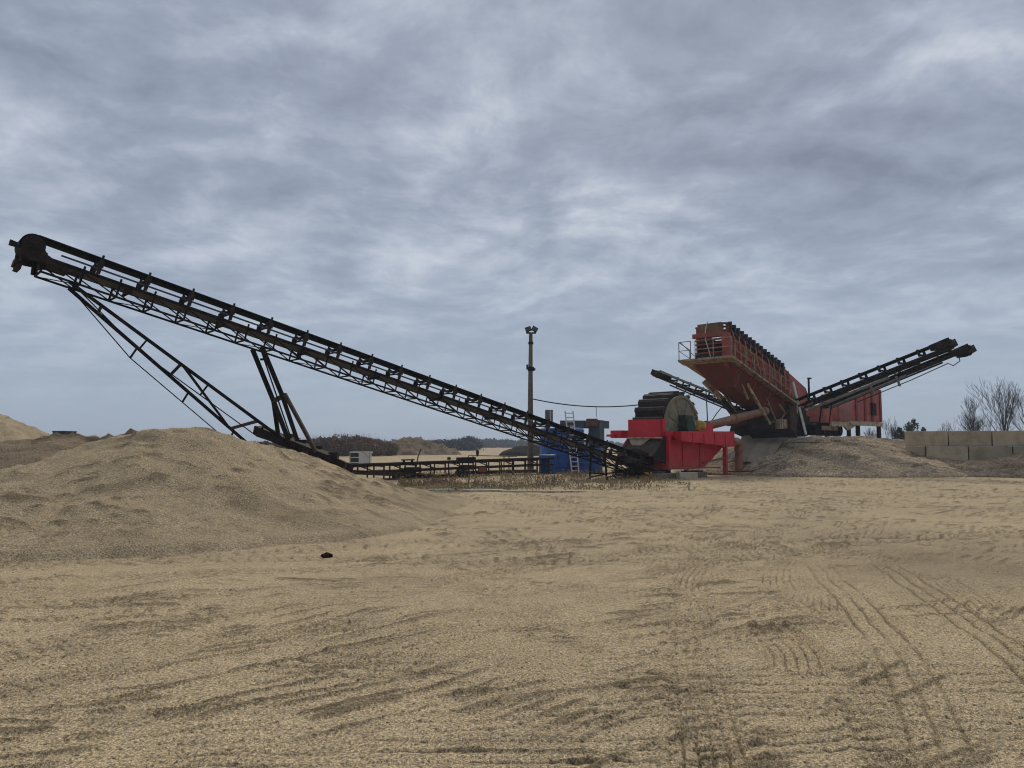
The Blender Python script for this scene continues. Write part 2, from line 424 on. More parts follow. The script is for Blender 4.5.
def ground_height(x, y, damp_shade=None):
    r = np.sqrt(x * x + y * y)
    near = 1 - sstep(40, 90, r)
    fine = 1 - sstep(14, 30, r)
    z = .10 * fbm(x / 7, y / 7, 3, 3) * near + .032 * fbm(x / 1.6, y / 1.6, 3, 11) * near
    # scuffs: low crests drawn out along the loader's usual line
    for (ang, su, sv, seed, amp) in ((R(42), .9, .045, 5, .022), (R(26), 1.2, .05, 9, .024), (R(4), .8, .036, 21, .022), (R(14), .45, .03, 25, .020)):
        ca, sa = math.cos(ang), math.sin(ang)
        wob = .35 * fbm(x / 2.5, y / 2.5, 2, seed + 3)
        u = (x * ca + y * sa); v = (-x * sa + y * ca) + wob
        n = vnoise(u / su, v / sv, seed)
        rid = sstep(.66, .84, n)
        k_ = rid * sstep(.1, .4, fbm(x / 1.9, y / 1.9, 3, seed + 40)) * near
        z = z + amp * k_
        if damp_shade is not None: np.maximum(damp_shade, .75 * k_, out=damp_shade)  # shade of the scuff crests, painted into the sand colour
    z = z + .011 * fbm(x / .30, y / .30, 3, 31, .6) * fine + .009 * fbm(x / .07, y / .07, 2, 37) * (1 - sstep(7, 14, r))
    # clumps
    cl_ = vnoise(x / .11, y / .11, 51)
    z = z + .014 * np.clip((cl_ - .84) / .16, 0, 1) * sstep(.05, .4, fbm(x / 3.1, y / 3.1, 3, 57)) * fine
    for (path, hw, dep, lug, pitch, patch) in TRACKS:
        lo = path.min(0) - 1; hi = path.max(0) + 1
        mk = (x > lo[0]) & (x < hi[0]) & (y > lo[1]) & (y < hi[1])
        if not mk.any(): continue
        xs, ys = x[mk], y[mk]
        best = np.full(xs.shape, 9.0); bs_ = np.zeros(xs.shape); bd = np.zeros(xs.shape)
        s0 = 0
        for a, b in zip(path[:-1], path[1:]):
            d = b - a; L = np.hypot(*d)
            if L < 1e-6: continue
            t = np.clip(((xs - a[0]) * d[0] + (ys - a[1]) * d[1]) / (L * L), 0, 1)
            ex = xs - a[0] - d[0] * t; ey = ys - a[1] - d[1] * t
            dist = np.hypot(ex, ey)
            w_ = dist < best
            best[w_] = dist[w_]; bs_[w_] = s0 + t[w_] * L; bd[w_] = ((d[0] * ey - d[1] * ex) / L)[w_]
            s0 += L
        msk = np.clip(.62 + 1.7 * fbm(xs / 1.3, ys / 1.3, 3, 71) + (patch - .42) * 1.6, 0, 1)
        brk = sstep(-.5, -.1, fbm(bs_ / (.5 if pitch < .15 else 1.4) + 31.7 * hw, bd / .08, 2, 77) + (patch - .5))
        inn = 1 - sstep(hw * .9, hw * 1.05, best)
        wv = bd + .008 * np.sin(bs_ * 2.1) + .02 * fbm(bs_ / .6, bs_ * 0 + 3.3, 2, 79)
        ribs = 1 - sstep(.72, .95, np.cos(2 * math.pi * wv / (pitch * .78)))
        lugs = 1 - sstep(.70, .93, np.cos(2 * math.pi * (bs_ + np.abs(bd) * .5) / (pitch * 1.6)))
        mixl = sstep(.1, .4, fbm(bs_ / 1.6, bs_ * 0 + 9.1, 1, 83)) * (.7 if pitch < .15 else 0)
        lg = (ribs - 1) * (1 - .75 * mixl) + (lugs - 1) * mixl
        edge = np.exp(-((best - hw * 1.14) / (hw * .10)) ** 2)
        fade = 1 - .5 * sstep(18, 40, np.hypot(xs, ys))
        z[mk] += msk * (inn * (-dep * .22 + lug * .40 * lg * brk) + edge * dep * .30 * brk) * fade
        if damp_shade is not None:
            damp_shade[mk] = np.maximum(damp_shade[mk], msk * inn * (.08 + .68 * np.clip(-lg, 0, 1) * brk))  # painted shade in the tread grooves, over a faint packed-sand tint
    return z

rows = [0.0, .4, .9, 1.5, 2.2, 2.9, 3.4]
d = 760 * 1.7 / 3.7
while d > 3.0:
    rows.append(760 * 1.7 / d); d -= .85 if d > 60 else .8 if d > 20 else .7
rows += [480, 600, 800, 1100, 1600, 2400, 4000, 7000]
rows = np.array(rows)
th = list(np.linspace(-R(180), -R(43), 50)[:-1]) + list(np.linspace(-R(43), R(43), 860)) + list(np.linspace(R(43), R(180), 50)[1:])
th = np.array(th)
TT, RR = np.meshgrid(th, rows)
RR2 = RR / np.maximum(np.cos(np.clip(TT, -R(45), R(45))), .7)
GX, GY = RR2 * np.sin(TT), RR2 * np.cos(TT)
DAMP_SHADE = np.zeros_like(GX)  # painted relief shade, joined below by moist patches
GZ = ground_height(GX, GY, DAMP_SHADE)
DAMP_SHADE = np.maximum(DAMP_SHADE, np.clip(.34 * np.exp(-((GX - 7.2) / 3.2) ** 2 - ((GY - 10.5) / 3.0) ** 2) * (1 + 1.2 * fbm(GX / 1.2, GY / .8, 4, 99)), 0, 1))
DAMP_SHADE = np.maximum(DAMP_SHADE, sstep(.25, .6, fbm(GX / 2.3 + .4 * GY / 2.3, GY / 1.1, 4, 97)) * .18)
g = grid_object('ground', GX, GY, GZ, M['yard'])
at_ = g.data.attributes.new('damp_shade', 'FLOAT', 'POINT')
at_.data.foreach_set('value', DAMP_SHADE.astype(np.float32).ravel())
tag(g, kind='structure')

def ground_z(x, y):
    return float(ground_height(np.array([float(x)]), np.array([float(y)]))[0])

# ------------------------------------------------------------------ piles
def pile(name, ridge, m, label, cat, step=.12, rough=.10, seed=0, power=1.2, pad=.4, base=0.0, kind=None, clump=.05, flat=None, scarp=.04, sc=1.0):
    """a heap whose crest follows a ridge of (x, y, height, half width)"""
    rp = np.array([r for r in ridge], float)
    t = np.linspace(0, len(rp) - 1, 14 * (len(rp) - 1) + 1)
    P = np.stack([np.interp(t, np.arange(len(rp)), rp[:, i]) for i in range(rp.shape[1])], -1)
    x0, x1 = (P[:, 0] - P[:, 3]).min() - pad, (P[:, 0] + P[:, 3]).max() + pad
    y0, y1 = (P[:, 1] - P[:, 3]).min() - pad, (P[:, 1] + P[:, 3]).max() + pad
    X, Y = np.meshgrid(np.arange(x0, x1, step), np.arange(y0, y1, step))
    wx = .5 * fbm(X / 2.5, Y / 2.5, 3, seed); wy = .5 * fbm(X / 2.5, Y / 2.5, 3, seed + 5)
    H = np.zeros_like(X)
    for (px, py, h, w) in P:
        dd = np.sqrt((X + wx * w * .12 - px) ** 2 + (Y + wy * w * .12 - py) ** 2 + (.05 * w) ** 2) / w - .05
        H = np.maximum(H, h * np.clip(1 - dd, 0, 1) ** power)
    if flat is not None: H = np.minimum(H, flat + .25 * (H - flat) * (H < flat))
    e = sstep(0, .35, H)
    Z = H + e * (rough * fbm(X / 1.1, Y / 1.1, 4, seed + 9, .55) + clump * np.clip((vnoise(X / .3, Y / .3, seed + 20) - .72) / .28, 0, 1) * sstep(-.1, .3, fbm(X / 1.7, Y / 1.7, 2, seed + 30)))
    Z += e * rough * .35 * fbm(X / .38, Y / .38, 3, seed + 61, .6)
    # rills running down the slope
    Z += e * .035 * fbm(X / .45, Y / .45, 3, seed + 44)
    Z += base - .22 * (1 - sstep(0.0, .12, H))
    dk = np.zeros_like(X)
    for (ang, su, sv, sd_) in ((.5, .55, .10, 3), (-.25, .8, .12, 8), (.1, .3, .09, 15)):
        u = X * math.cos(ang) + Y * math.sin(ang); v = -X * math.sin(ang) + Y * math.cos(ang) + .3 * fbm(X / 1.5, Y / 1.5, 2, seed + sd_)
        k_ = sstep(.68, .86, vnoise(u / (su * sc), v / (sv * sc), seed + sd_ + 60)) * sstep(.05, .35, fbm(X / 1.9 / sc, Y / 1.9 / sc, 3, seed + sd_ + 80))
        Z += e * k_ * scarp * sc; dk = np.maximum(dk, k_ * .8)  # scarps raised, and their shade painted into the colour
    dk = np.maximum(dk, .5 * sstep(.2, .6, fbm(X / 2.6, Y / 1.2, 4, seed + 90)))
    # slide streaks down the slope
    Z += e * .03 * sc * fbm(X / .25 / sc + .5 * fbm(X, Y, 2, seed + 95), Y / 2.2 / sc, 3, seed + 96)
    o = grid_object(name, X, Y, Z, m)
    at_ = o.data.attributes.new('damp_shade', 'FLOAT', 'POINT')
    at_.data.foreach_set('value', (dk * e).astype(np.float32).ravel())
    return tag(o, label, cat, kind=kind)

F = []
for (px, py, Y, w) in ((-70, 500, 13.5, 3.0), (0, 476, 15, 4.2), (70, 453, 16, 4.6), (135, 435, 16.8, 4.9), (180, 427.5, 17.2, 5.0), (232, 437, 18, 4.8), (275, 447, 19, 4.2), (309, 460, 19.8, 3.6), (340, 472, 20.6, 3.0), (372, 480, 21.4, 2.7), (405, 487, 22.3, 2.2), (450, 497, 24, 1.6)):
    p = at(px, py, Y); F.append((p.x, p.y, p.z - .0, w * 1.14))
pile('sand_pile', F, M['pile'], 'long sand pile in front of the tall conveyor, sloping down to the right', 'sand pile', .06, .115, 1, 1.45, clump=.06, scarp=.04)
F = []
for (px, py, Y, w) in ((-120, 446, 24, 7), (0, 443, 26, 7), (60, 437, 27, 7), (110, 437, 27, 6), (150, 432, 27, 5), (190, 436, 28, 5)):
    p = at(px, py, Y); F.append((p.x, p.y, p.z, w))
pile('sand_pile', F, M['piledark'], 'darker moist sand pile rising behind the front pile at the left edge', 'sand pile', .12, .20, 2, 1.0, clump=.06, scarp=.08, sc=1.6)
F = []
for (px, py, Y, w) in ((-140, 392, 58, 12), (-40, 398, 58, 10), (0, 416, 60, 8), (20, 424, 61, 6)):
    p = at(px, py, Y); F.append((p.x, p.y, p.z, w))
pile('sand_pile', F, M['pile'], 'tall distant sand heap cut off by the left edge of the picture', 'sand pile', .3, .3, 3, 1.0)
# mound carrying the screener
F = [(16.0, 48.6, 2.1, 5.2), (17.6, 47.6, 2.2, 7.0), (20, 47.8, 2.2, 8.3), (23, 50, 2.2, 8.3), (26, 52.5, 2.1, 7.0), (28, 55, 2.0, 5)]
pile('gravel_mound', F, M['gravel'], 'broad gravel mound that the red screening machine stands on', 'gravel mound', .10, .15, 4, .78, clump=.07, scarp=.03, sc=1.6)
F = []
for (px, py, Y, w) in ((872, 449, 45.0, 3.6), (900, 453, 44.2, 3.2), (930, 459, 43.2, 2.8), (962, 463, 42.4, 2.6), (990, 459, 42.0, 2.7), (1024, 452, 41.6, 3.0), (1070, 448, 41, 3.4), (1120, 450, 40, 3.2)):
    p = at(px, py, Y); F.append((p.x, p.y, p.z, w))
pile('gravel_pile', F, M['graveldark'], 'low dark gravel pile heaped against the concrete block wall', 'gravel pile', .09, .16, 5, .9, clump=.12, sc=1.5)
F = []
for (px, py, Y, w) in ((388, 444, 130, 5), (405, 439.5, 132, 6), (418, 438, 134, 6), (432, 443, 135, 5)):
    p = at(px, py, Y); F.append((p.x, p.y, p.z, w))
pile('earth_heap', F, M['earth'], 'rough brown earth heap beside the thicket across the field', 'earth heap', .3, .8, 6, .9, clump=.6)
F = []
for (px, py, Y, w) in ((511, 448, 120, 2), (520, 446, 121, 2.2), (532, 445.5, 122, 2.4), (548, 446, 122, 3)):
    p = at(px, py, Y); F.append((p.x, p.y, p.z, w))
pile('earth_heap', F, M['blackearth'], 'low black earth heap just left of the lamp pole across the field', 'earth heap', .3, .3, 7, .8, clump=.3)

# loose stones on the yard
def stones(name, n, seed, area, smin, smax, m, label=None):
    rnd = random.Random(seed)
    ico = [V(p) for p in ((0, 0, 1), (.89, 0, .45), (.28, .85, .45), (-.72, .53, .45), (-.72, -.53, .45), (.28, -.85, .45), (.72, .53, -.45), (-.28, .85, -.45), (-.89, 0, -.45), (-.28, -.85, -.45), (.72, -.53, -.45), (0, 0, -1))]
    icf = [(0, 1, 2), (0, 2, 3), (0, 3, 4), (0, 4, 5), (0, 5, 1), (1, 6, 2), (2, 7, 3), (3, 8, 4), (4, 9, 5), (5, 10, 1), (2, 6, 7), (3, 7, 8), (4, 8, 9), (5, 9, 10), (1, 10, 6)]
    pts = []
    while len(pts) < n:
        Y = area[0] * (area[1] / area[0]) ** rnd.random()
        X = rnd.uniform(-.75, .75) * Y
        pts.append((X, Y))
    arr = np.array(pts)
    zz_ = ground_height(arr[:, 0], arr[:, 1])
    b = MB()
    for (x, y), z in zip(pts, zz_):
        s = smin + (smax - smin) * rnd.random() ** 3
        a = rnd.uniform(0, 6.28); ca, sa = math.cos(a), math.sin(a)
        k = (rnd.uniform(.7, 1.3), rnd.uniform(.6, 1.1), rnd.uniform(.4, .75))
        vs = []
        for p in ico:
            j = rnd.uniform(.8, 1.15)
            px, py, pz = p.x * s * k[0] * j, p.y * s * k[1] * j, p.z * s * k[2] * j
            vs.append((x + px * ca - py * sa, y + px * sa + py * ca, z + pz + s * .15))
        b.add(vs, icf)
    return tag(b.build(name, m), kind='stuff')
M['stone'] = mat('pebble', (.30, .225, .13), .9, .4, 9, alt=(.17, .13, .08), alt_amt=.4, bump=0)
stones('pebbles', 9000, 3, (3.6, 22), .003, .013, M['stone'])
def clod(px, py, size, m, label, name='clod', cat='clod', seed=1):
    dd = 760 * 1.7 / (py - 445)
    p = at(px, py, dd)
    rnd = random.Random(seed)
    z = ground_z(p.x, p.y)
    b = MB(); n = 9; k = 6
    vs = []; fs = []
    for i in range(k + 1):
        ph = math.pi * i / k
        for j in range(n):
            a = 2 * math.pi * j / n
            r = size * rnd.uniform(.75, 1.15)
            vs.append((p.x + r * 1.2 * math.sin(ph) * math.cos(a), p.y + r * math.sin(ph) * math.sin(a), z + r * .7 * math.cos(ph) + size * .35))
    for i in range(k):
        for j in range(n):
            fs.append((i * n + j, i * n + (j + 1) % n, (i + 1) * n + (j + 1) % n, (i + 1) * n + j))
    b.add(vs, fs)
    return tag(b.build(name, m), label, cat)
clod(327, 554, .075, M['blackearth'], 'lone black clod lying on the sand below the front sand pile', seed=4)

# ------------------------------------------------------------------ long stacking conveyor
TAIL = at(646, 457.5, 39.0)
HEAD = at(27, 233.6, 20.9)
AX = (HEAD - TAIL); LEN = AX.length; AX.normalize()
WS = AX.cross(V((0, 0, 1))).normalized()
if WS.y > 0: WS = -WS                    # towards the camera side
NS = WS.cross(AX).normalized()
if NS.z < 0: NS = -NS
def s_at(px):
    u = (px - 512) / FPX     # axis position whose plan bearing is that of the pixel column
    return (TAIL.x - u * TAIL.y * 1.0) / (u * AX.y - AX.x) if False else ((u * (TAIL.y * CT + (TAIL.z - CAMZ) * ST) - TAIL.x) / (AX.x - u * (AX.y * CT + AX.z * ST)))
def C(s, w=0, n=0): return TAIL + AX * s + WS * w + NS * n
conv = empty('stacking_conveyor', (C(18).x, C(18).y, 0), 'long black lattice conveyor rising from the red washer up to the left', 'conveyor')
HW = .37
FW = .41
prof = [(-HW, -.01), (-.2, -.06), (.2, -.06), (HW, -.01), (HW, -.04), (.2, -.09), (-.2, -.09), (-HW, -.04)]
b = MB(); b.sweep(prof, C(.2), C(LEN - .25), WS, NS); b.build('belt', M['rubber'], conv)
b = MB(); b.sweep([(-.34, -.58), (.34, -.58), (.34, -.61), (-.34, -.61)], C(.2), C(LEN - .6), WS, NS)
b.build('return_belt', M['rubberblue'], conv)
for w in (-FW, FW):
    strut('top_chord', C(-.2, w, -.575), C(LEN - .2, w, -.575), .06, .075, M['channel'], conv)
    strut('bottom_chord', C(.6, w, -1.0), C(LEN - .55, w, -1.0), .055, .055, M['channel'], conv)
    strut('side_rail', C(.3, w * .98, -.37), C(LEN - .9, w * .98, -.37), .025, .05, M['rubberblue'], conv)
npan = 27
for i in range(npan + 1):
    s = .6 + (LEN - 1.15) * i / npan
    for w in (-FW, FW):
        strut('upright', C(s, w, -.44), C(s, w, -.98), .045, .05, M['channel'], conv)
        if i < npan:
            s2 = .6 + (LEN - 1.15) * (i + 1) / npan
            strut('diagonal', C(s2, w, -.62), C(s, w, -.99), .032, .032, M['channel'], conv)
    strut('cross_member', C(s, -FW, -1.002), C(s, FW, -1.002), .045, .045, M['channel'], conv)
    if i < npan and i % 2 == 0:
        s2 = .6 + (LEN - 1.15) * (i + 1) / npan
        strut('floor_brace', C(s2, -FW, -1.007), C(s, FW, -1.007), .025, .025, M['channel'], conv)
# idlers
ib = MB()
for sgn in (-1, 1):
    ib.bar(WS * (sgn * .43) + NS * -.53, WS * (sgn * .43) + NS * -.10, .11, .03)
    ib.bar(WS * (sgn * .45) + NS * -.34, WS * (sgn * .45) + NS * -.16, .18, .02)
    ib.bar(WS * (sgn * .44) + NS * -.12, WS * (sgn * .44) + NS * .05, .06, .03)
    ib.tube(WS * (sgn * .2) + NS * -.19, WS * (sgn * .38) + NS * -.10, .05, n=8)
ib.tube(WS * -.19 + NS * -.20, WS * .19 + NS * -.20, .05, n=8)
ib.bar(WS * -.42 + NS * -.30, WS * .42 + NS * -.30, .05, .05)
idm = ib.mesh('idler'); idm.materials.append(M['rustdark'])
nid = 21
for i in range(nid):
    s = .9 + 1.33 * i
    if s > LEN - 1.0: break
    o = bpy.data.objects.new('idler', idm); COL.objects.link(o)
    o.parent = conv; o.location = C(s) - conv.location
rb = MB(); rb.tube(WS * -.38, WS * .38, .05, n=8)
for sgn in (-1, 1): rb.bar(WS * sgn * .40 + NS * -.06, WS * sgn * .40 + NS * .16, .06, .03)
rbm = rb.mesh('return_roller'); rbm.materials.append(M['rustdark'])
for i in range(9):
    o = bpy.data.objects.new('return_roller', rbm); COL.objects.link(o)
    o.parent = conv; o.location = C(1.6 + 2.95 * i, 0, -.70) - conv.location
# head drum, covers, motor
b = MB(); hc = C(LEN - .2, 0, -.36); b.tube(hc - WS * .40, hc + WS * .40, .30, n=20); b.build('head_drum', M['rustdark'], conv, True)
b = MB()
arc = []
for k in range(15):
    a = R(90 + 10) - R(215) * k / 14
    arc.append(hc + AX * (math.cos(a) * .335) + NS * (math.sin(a) * .335))
arc2 = [hc + (p - hc) * .955 for p in arc]
for k in range(14):
    e = WS * .39
    b.hexa([arc[k] - e, arc[k + 1] - e, arc[k + 1] + e, arc[k] + e, arc2[k] - e, arc2[k + 1] - e, arc2[k + 1] + e, arc2[k] + e])
b.build('belt_wrap', M['rubber'], conv, True)
for sgn in (-1, 1):
    b = MB()
    e0 = WS * (sgn * .43)
    b.prism([hc + e0 + AX * x + NS * y for x, y in ((-.38, -.14), (-.2, .08), (.16, .06), (.26, -.1), (.22, -.34), (.0, -.44), (-.55, -.36), (-.55, -.2))], WS * (sgn * .045))
    b.build('head_plate', M['rustdark'], conv)
    b = MB()
    b.tube(hc + WS * (sgn * .48), hc + WS * (sgn * .62), .09, n=10); b.box(hc + WS * (sgn * .52), (.22, .2, .16), (AX, NS, WS)); b.build('bearing', M['steel'], conv)
b = MB(); b.box(C(LEN - .05, 0, -1.0), (.12, .18, .6), (AX, NS, WS)); b.box(C(LEN + .04, 0, -.90), (.08, .2, .5), (AX, NS, WS)); b.build('belt_scraper', M['rustdark'], conv)
strut('scraper_arm', C(LEN + .02, FW, -.55), C(LEN - .02, FW, -.9), .06, .06, M['rustdark'], conv)
strut('scraper_arm', C(LEN + .02, -FW, -.55), C(LEN - .02, -FW, -.9), .06, .06, M['rustdark'], conv)
b = MB(); b.box(C(LEN - .9, .30, -.72), (.5, .3, .24), (AX, NS, WS)); b.tube(C(LEN - 1.1, .30, -.70), C(LEN - 1.5, .30, -.70), .11, n=12); b.build('drive_motor', M['rustdark'], conv)
strut('end_post', C(LEN - .42, .41, -.5), C(LEN - .5, .41, -.98), .09, .09, M['channel'], conv)
strut('end_post', C(LEN - .42, -.41, -.5), C(LEN - .5, -.41, -.98), .09, .09, M['channel'], conv)
strut('bracket', C(LEN + .0, .3, -.5), C(LEN + .34, .3, -.52), .09, .07, M['steel'], conv)
strut('bracket', C(LEN + .0, -.3, -.30), C(LEN + .30, -.3, -.28), .09, .07, M['steel'], conv)
# tail end: pulley, feed boot, skirts and feet
b = MB(); b.tube(C(0, -.38, -.2), C(0, .38, -.2), .22, n=16); b.build('tail_drum', M['rustdark'], conv, True)
for w in (-.46, .46):
    b = MB(); b.prism([C(s, w, n) for s, n in ((-.2, -.02), (-.2, .10), (1.5, .14), (1.8, .04), (1.8, -.02))], WS * (.03 if w > 0 else -.03)); b.build('skirt_board', M['steel'], conv)
for s, sp_ in ((.2, .1), (1.7, .15), (3.6, .25)):
    for w in (-.44, .44):
        p = C(s, w, -.6); strut('tail_leg', p, (p.x + WS.x * w * sp_, p.y + WS.y * w * sp_, -.05), .09, .09, M['channel'], conv)
    a, c = C(s, -.44, -.95), C(s, .44, -.95); strut('tail_tie', (a.x, a.y, .35), (c.x, c.y, .35), .06, .06, M['channel'], conv)
for w in (-.48, .48):
    a, c = C(.2, w, -.6), C(3.6, w, -.7)
    strut('tail_brace', a, (c.x, c.y, .15), .06, .06, M['channel'], conv)
    strut('tail_brace', (a.x, a.y, .12), (c.x, c.y, c.z), .06, .06, M['channel'], conv)
b = MB(); b.box(C(2.2, .62, -.6), (.5, .3, .3), (AX, NS, WS)); b.tube(C(1.9, .62, -.55), C(1.5, .62, -.55), .12, n=10); b.build('gearbox', M['steel'], conv)
# undercarriage: rear raking struts (with truss rods), front strut frame, base beam
Ta, Tb = C(s_at(77), FW, -1.02), C(s_at(83), -FW, -1.02)
Ba, Bb = at(300, 452, 25.8), at(262, 456, 28.6)
for (T_, B_, sgn) in ((Ta, Ba, 1), (Tb, Bb, -1)):
    strut('rear_strut', T_, B_, .075, .09, M['channel'], conv)
    d_ = (B_ - T_); side = V((0, 0, -1)) + AX * -.0
    off_ = (side - d_.normalized() * side.dot(d_.normalized())).normalized() * .42
    prev = T_ + d_ * .02
    for k, f_ in enumerate((.30, .56, .82)):
        q = T_ + d_ * f_ + off_
        strut('truss_rod', prev, q, .035, .035, M['channel'], conv, 'rod')
        strut('king_post', T_ + d_ * f_, q, .05, .05, M['channel'], conv)
        prev = q
    strut('truss_rod', prev, T_ + d_ * .98, .045, .045, M['channel'], conv, 'rod')
def lerp(a, b, t): return a + (b - a) * t
strut('strut_tie', lerp(Ta, Ba, .12), lerp(Tb, Bb, .12), .07, .07, M['rust'], conv)
strut('strut_tie', lerp(Ta, Ba, .44), lerp(Tb, Bb, .46), .07, .07, M['channel'], conv)
strut('strut_tie', lerp(Ta, Ba, .79), lerp(Tb, Bb, .80), .09, .09, M['rust'], conv)
strut('strut_brace', lerp(Ta, Ba, .45), lerp(Tb, Bb, .79), .06, .06, M['channel'], conv)
s258 = 19.6
Fl, Fr = C(s_at(265), -FW, -1.02), C(s_at(264.5), FW, -1.02)
Ml, Mr = at(273.5, 401, 26.4), at(282, 395, 25.6)
for (a, c) in ((Fl, Ml), (Fr, Mr)): strut('front_leg', a, c, .13, .11, M['channel'], conv)
strut('front_tie', at(261, 359.5, 25.9), at(266.5, 359, 25.3), .07, .07, M['channel'], conv)
strut('front_tie', Ml, Mr + V((.12, 0, 0)), .10, .14, M['rust'], conv)
strut('front_leg', Ml, at(278.5, 437, 27.3), .13, .12, M['channel'], conv)
strut('front_leg', Ml, at(288.5, 440, 27.0), .12, .12, M['rustdark'], conv)
strut('front_leg', Mr, at(297.5, 441, 25.8), .15, .13, M['channel'], conv)
strut('front_leg', at(285, 394.5, 25.5), at(316, 452, 25.2), .11, .11, M['rust'], conv)
strut('tension_rod', lerp(Fl, Fr, .8), at(291, 438, 26.4), .05, .05, M['channel'], conv, 'rod')
strut('base_beam', at(258, 430, 28.5), at(330, 459, 26.5), .42, .32, M['rustdark'], conv)
strut('base_beam', at(268, 431, 29), at(347, 466, 27), .2, .22, M['rust'], conv)
strut('tow_bar', at(318, 455, 26.6), at(352, 469, 27.2), .24, .26, M['rustdark'], conv)
b = MB()
for k in range(4):
    p = lerp(at(285, 440, 27.8), at(330, 459, 26.6), k / 3); b.box(p + V((.1, .1, .12)), (.3, .3, .22))
b.build('cable_box', M['rustdark'], conv)
for px in (268, 306):       # bogie wheels, hidden behind the pile from the yard
    p = lerp(Bb, Ba, (px - 262) / 40)
    b = MB(); pc = V((p.x, p.y, .5)); b.tube(pc - AX.cross(V((0, 0, 1))).normalized() * 0 - WS * .0 + AX * -.14, pc + AX * .14, .5, n=18)
    b.build('wheel', M['rubber'], conv, True)
    strut('axle_post', (p.x, p.y, .5), p, .2, .2, M['rustdark'], conv)

# ------------------------------------------------------------------ bucket wheel washer
DA = V((.7071, .7071, 0)); DB = V((.7071, -.7071, 0)); UZ = V((0, 0, 1))
Q0 = at(668, 445, 38.6); Q0.z = 0
def Q(t, b_, z): return Q0 + DA * t + DB * b_ + UZ * z
wash = empty('sand_washer', Q(2, -1.2, 0), 'bright red sand washer with a large bucket wheel and long side trough', 'sand washer')
b = MB(); b.prism([Q(t, -2.5, z) for t, z in ((0.06, 2.28), (5.9, 2.28), (5.9, 1.66), (3.75, .52), (0.06, .52))], DB * 2.32); b.build('tank', M['red'], wash)
b = MB(); b.prism([Q(0, b_, z) for b_, z in ((-2.5, 2.3), (0, 2.3), (0, .5), (-2.5, .5))], DA * .06); b.build('tank_end', M['red'], wash)
for t in (.03, ):
    b = MB(); b.box(Q(t + .03, .03, 1.4), (.09, .07, 1.85), (DA, DB, UZ)); b.build('corner_rib', M['red'], wash)
for t in (1.6, 3.3):
    b = MB(); b.box(Q(t, -.16, 1.2), (.07, .06, 1.3), (DA, DB, UZ)); b.build('tank_rib', M['red'], wash)
b = MB(); b.box(Q(1.9, -1.25, .49), (3.9, 2.62, .07), (DA, DB, UZ)); b.build('base_flange', M['oldred'], wash)
# trough
b = MB(); b.prism([Q(t, .34, z) for t, z in ((.62, 2.40), (6.02, 2.46), (6.02, 1.60), (.62, 1.90))], DB * .06); b.build('trough_side', M['red'], wash)
b = MB(); b.prism([Q(t, .335, z) for t, z in ((.66, 1.92), (5.95, 1.63), (5.95, 1.69), (.66, 1.98))], DB * -.51); b.build('trough_floor', M['red'], wash)
for t in (1.7, 2.8, 3.9, 5.0):
    b = MB(); b.box(Q(t, .415, 2.02 - .02 * t + .03), (.06, .04, .52 + .05 * t), (DA, DB, UZ)); b.build('trough_rib', M['red'], wash)
b = MB(); b.box(Q(5.98, .08, 2.03), (.06, .5, .84), (DA, DB, UZ)); b.build('trough_end', M['red'], wash)
b = MB(); b.prism([Q(t, -.17, z) for t, z in ((.66, 2.30), (5.94, 2.30), (5.94, 2.34), (.66, 2.34))], DB * .50); b.build('trough_shelf', M['red'], wash)
b = MB(); b.prism([Q(.64, b_, z) for b_, z in ((-.17, 2.40), (.335, 2.40), (.335, 1.9), (-.17, 2.1))], DA * .05); b.build('trough_end', M['red'], wash)
b = MB(); b.prism([Q(t, -.15, z) for t, z in ((-.05, 2.40), (.62, 2.42), (.62, 2.2), (-.05, 2.15))], DB * .12); b.build('tank_lip', M['red'], wash)
# guard in front of the wheel
b = MB(); b.prism([Q(-.22, -2.30, z) for z in (3.03, 2.08)] + [Q(-.22, -.22, z) for z in (2.08, 3.03)], DA * .08); b.build('wheel_guard', M['red'], wash)
b = MB(); b.prism([Q(t, -.22, z) for t, z in ((-.22, 3.03), (.25, 3.03), (.12, 2.3), (-.22, 2.08))], DB * -.06); b.build('guard_side', M['red'], wash)
b = MB(); b.box(Q(-.25, -1.26, 2.07), (.06, 2.1, .07), (DA, DB, UZ)); b.build('guard_lip', M['cream'], wash)
b = MB(); b.box(Q(-.05, -2.98, 2.27), (.7, .7, .40), (DA, DB, UZ)); b.box(Q(-.35, -3.2, 2.2), (.5, .5, .12), (DA, DB, UZ)); b.build('side_box', M['red'], wash)
b = MB(); b.prism([Q(-.20, -2.3, 2.03), Q(-.20, -.95, 2.03), Q(-.5, -1.7, 1.42)], DA * .06); b.build('chute_panel', M['tan'], wash)
b = MB(); b.prism([Q(t, -.12, z) for t, z in ((0.0, 2.26), (-.25, 2.0), (-1.05, 1.22), (-1.05, .95), (0, .75))], DB * -.06); b.build('chute_side', M['rustdark'], wash)
b = MB(); b.prism([Q(t, -2.35, z) for t, z in ((0.0, 2.26), (-.25, 2.0), (-1.05, 1.22), (-1.05, .95), (0, .75))], DB * -.06); b.build('chute_side', M['oldred'], wash)
b = MB(); b.prism([Q(t, -2.3, z) for t, z in ((0, 2.0), (-1.0, 1.15), (-1.0, 1.09), (0, 1.94))], DB * 2.1); b.build('chute_floor', M['rustdark'], wash)
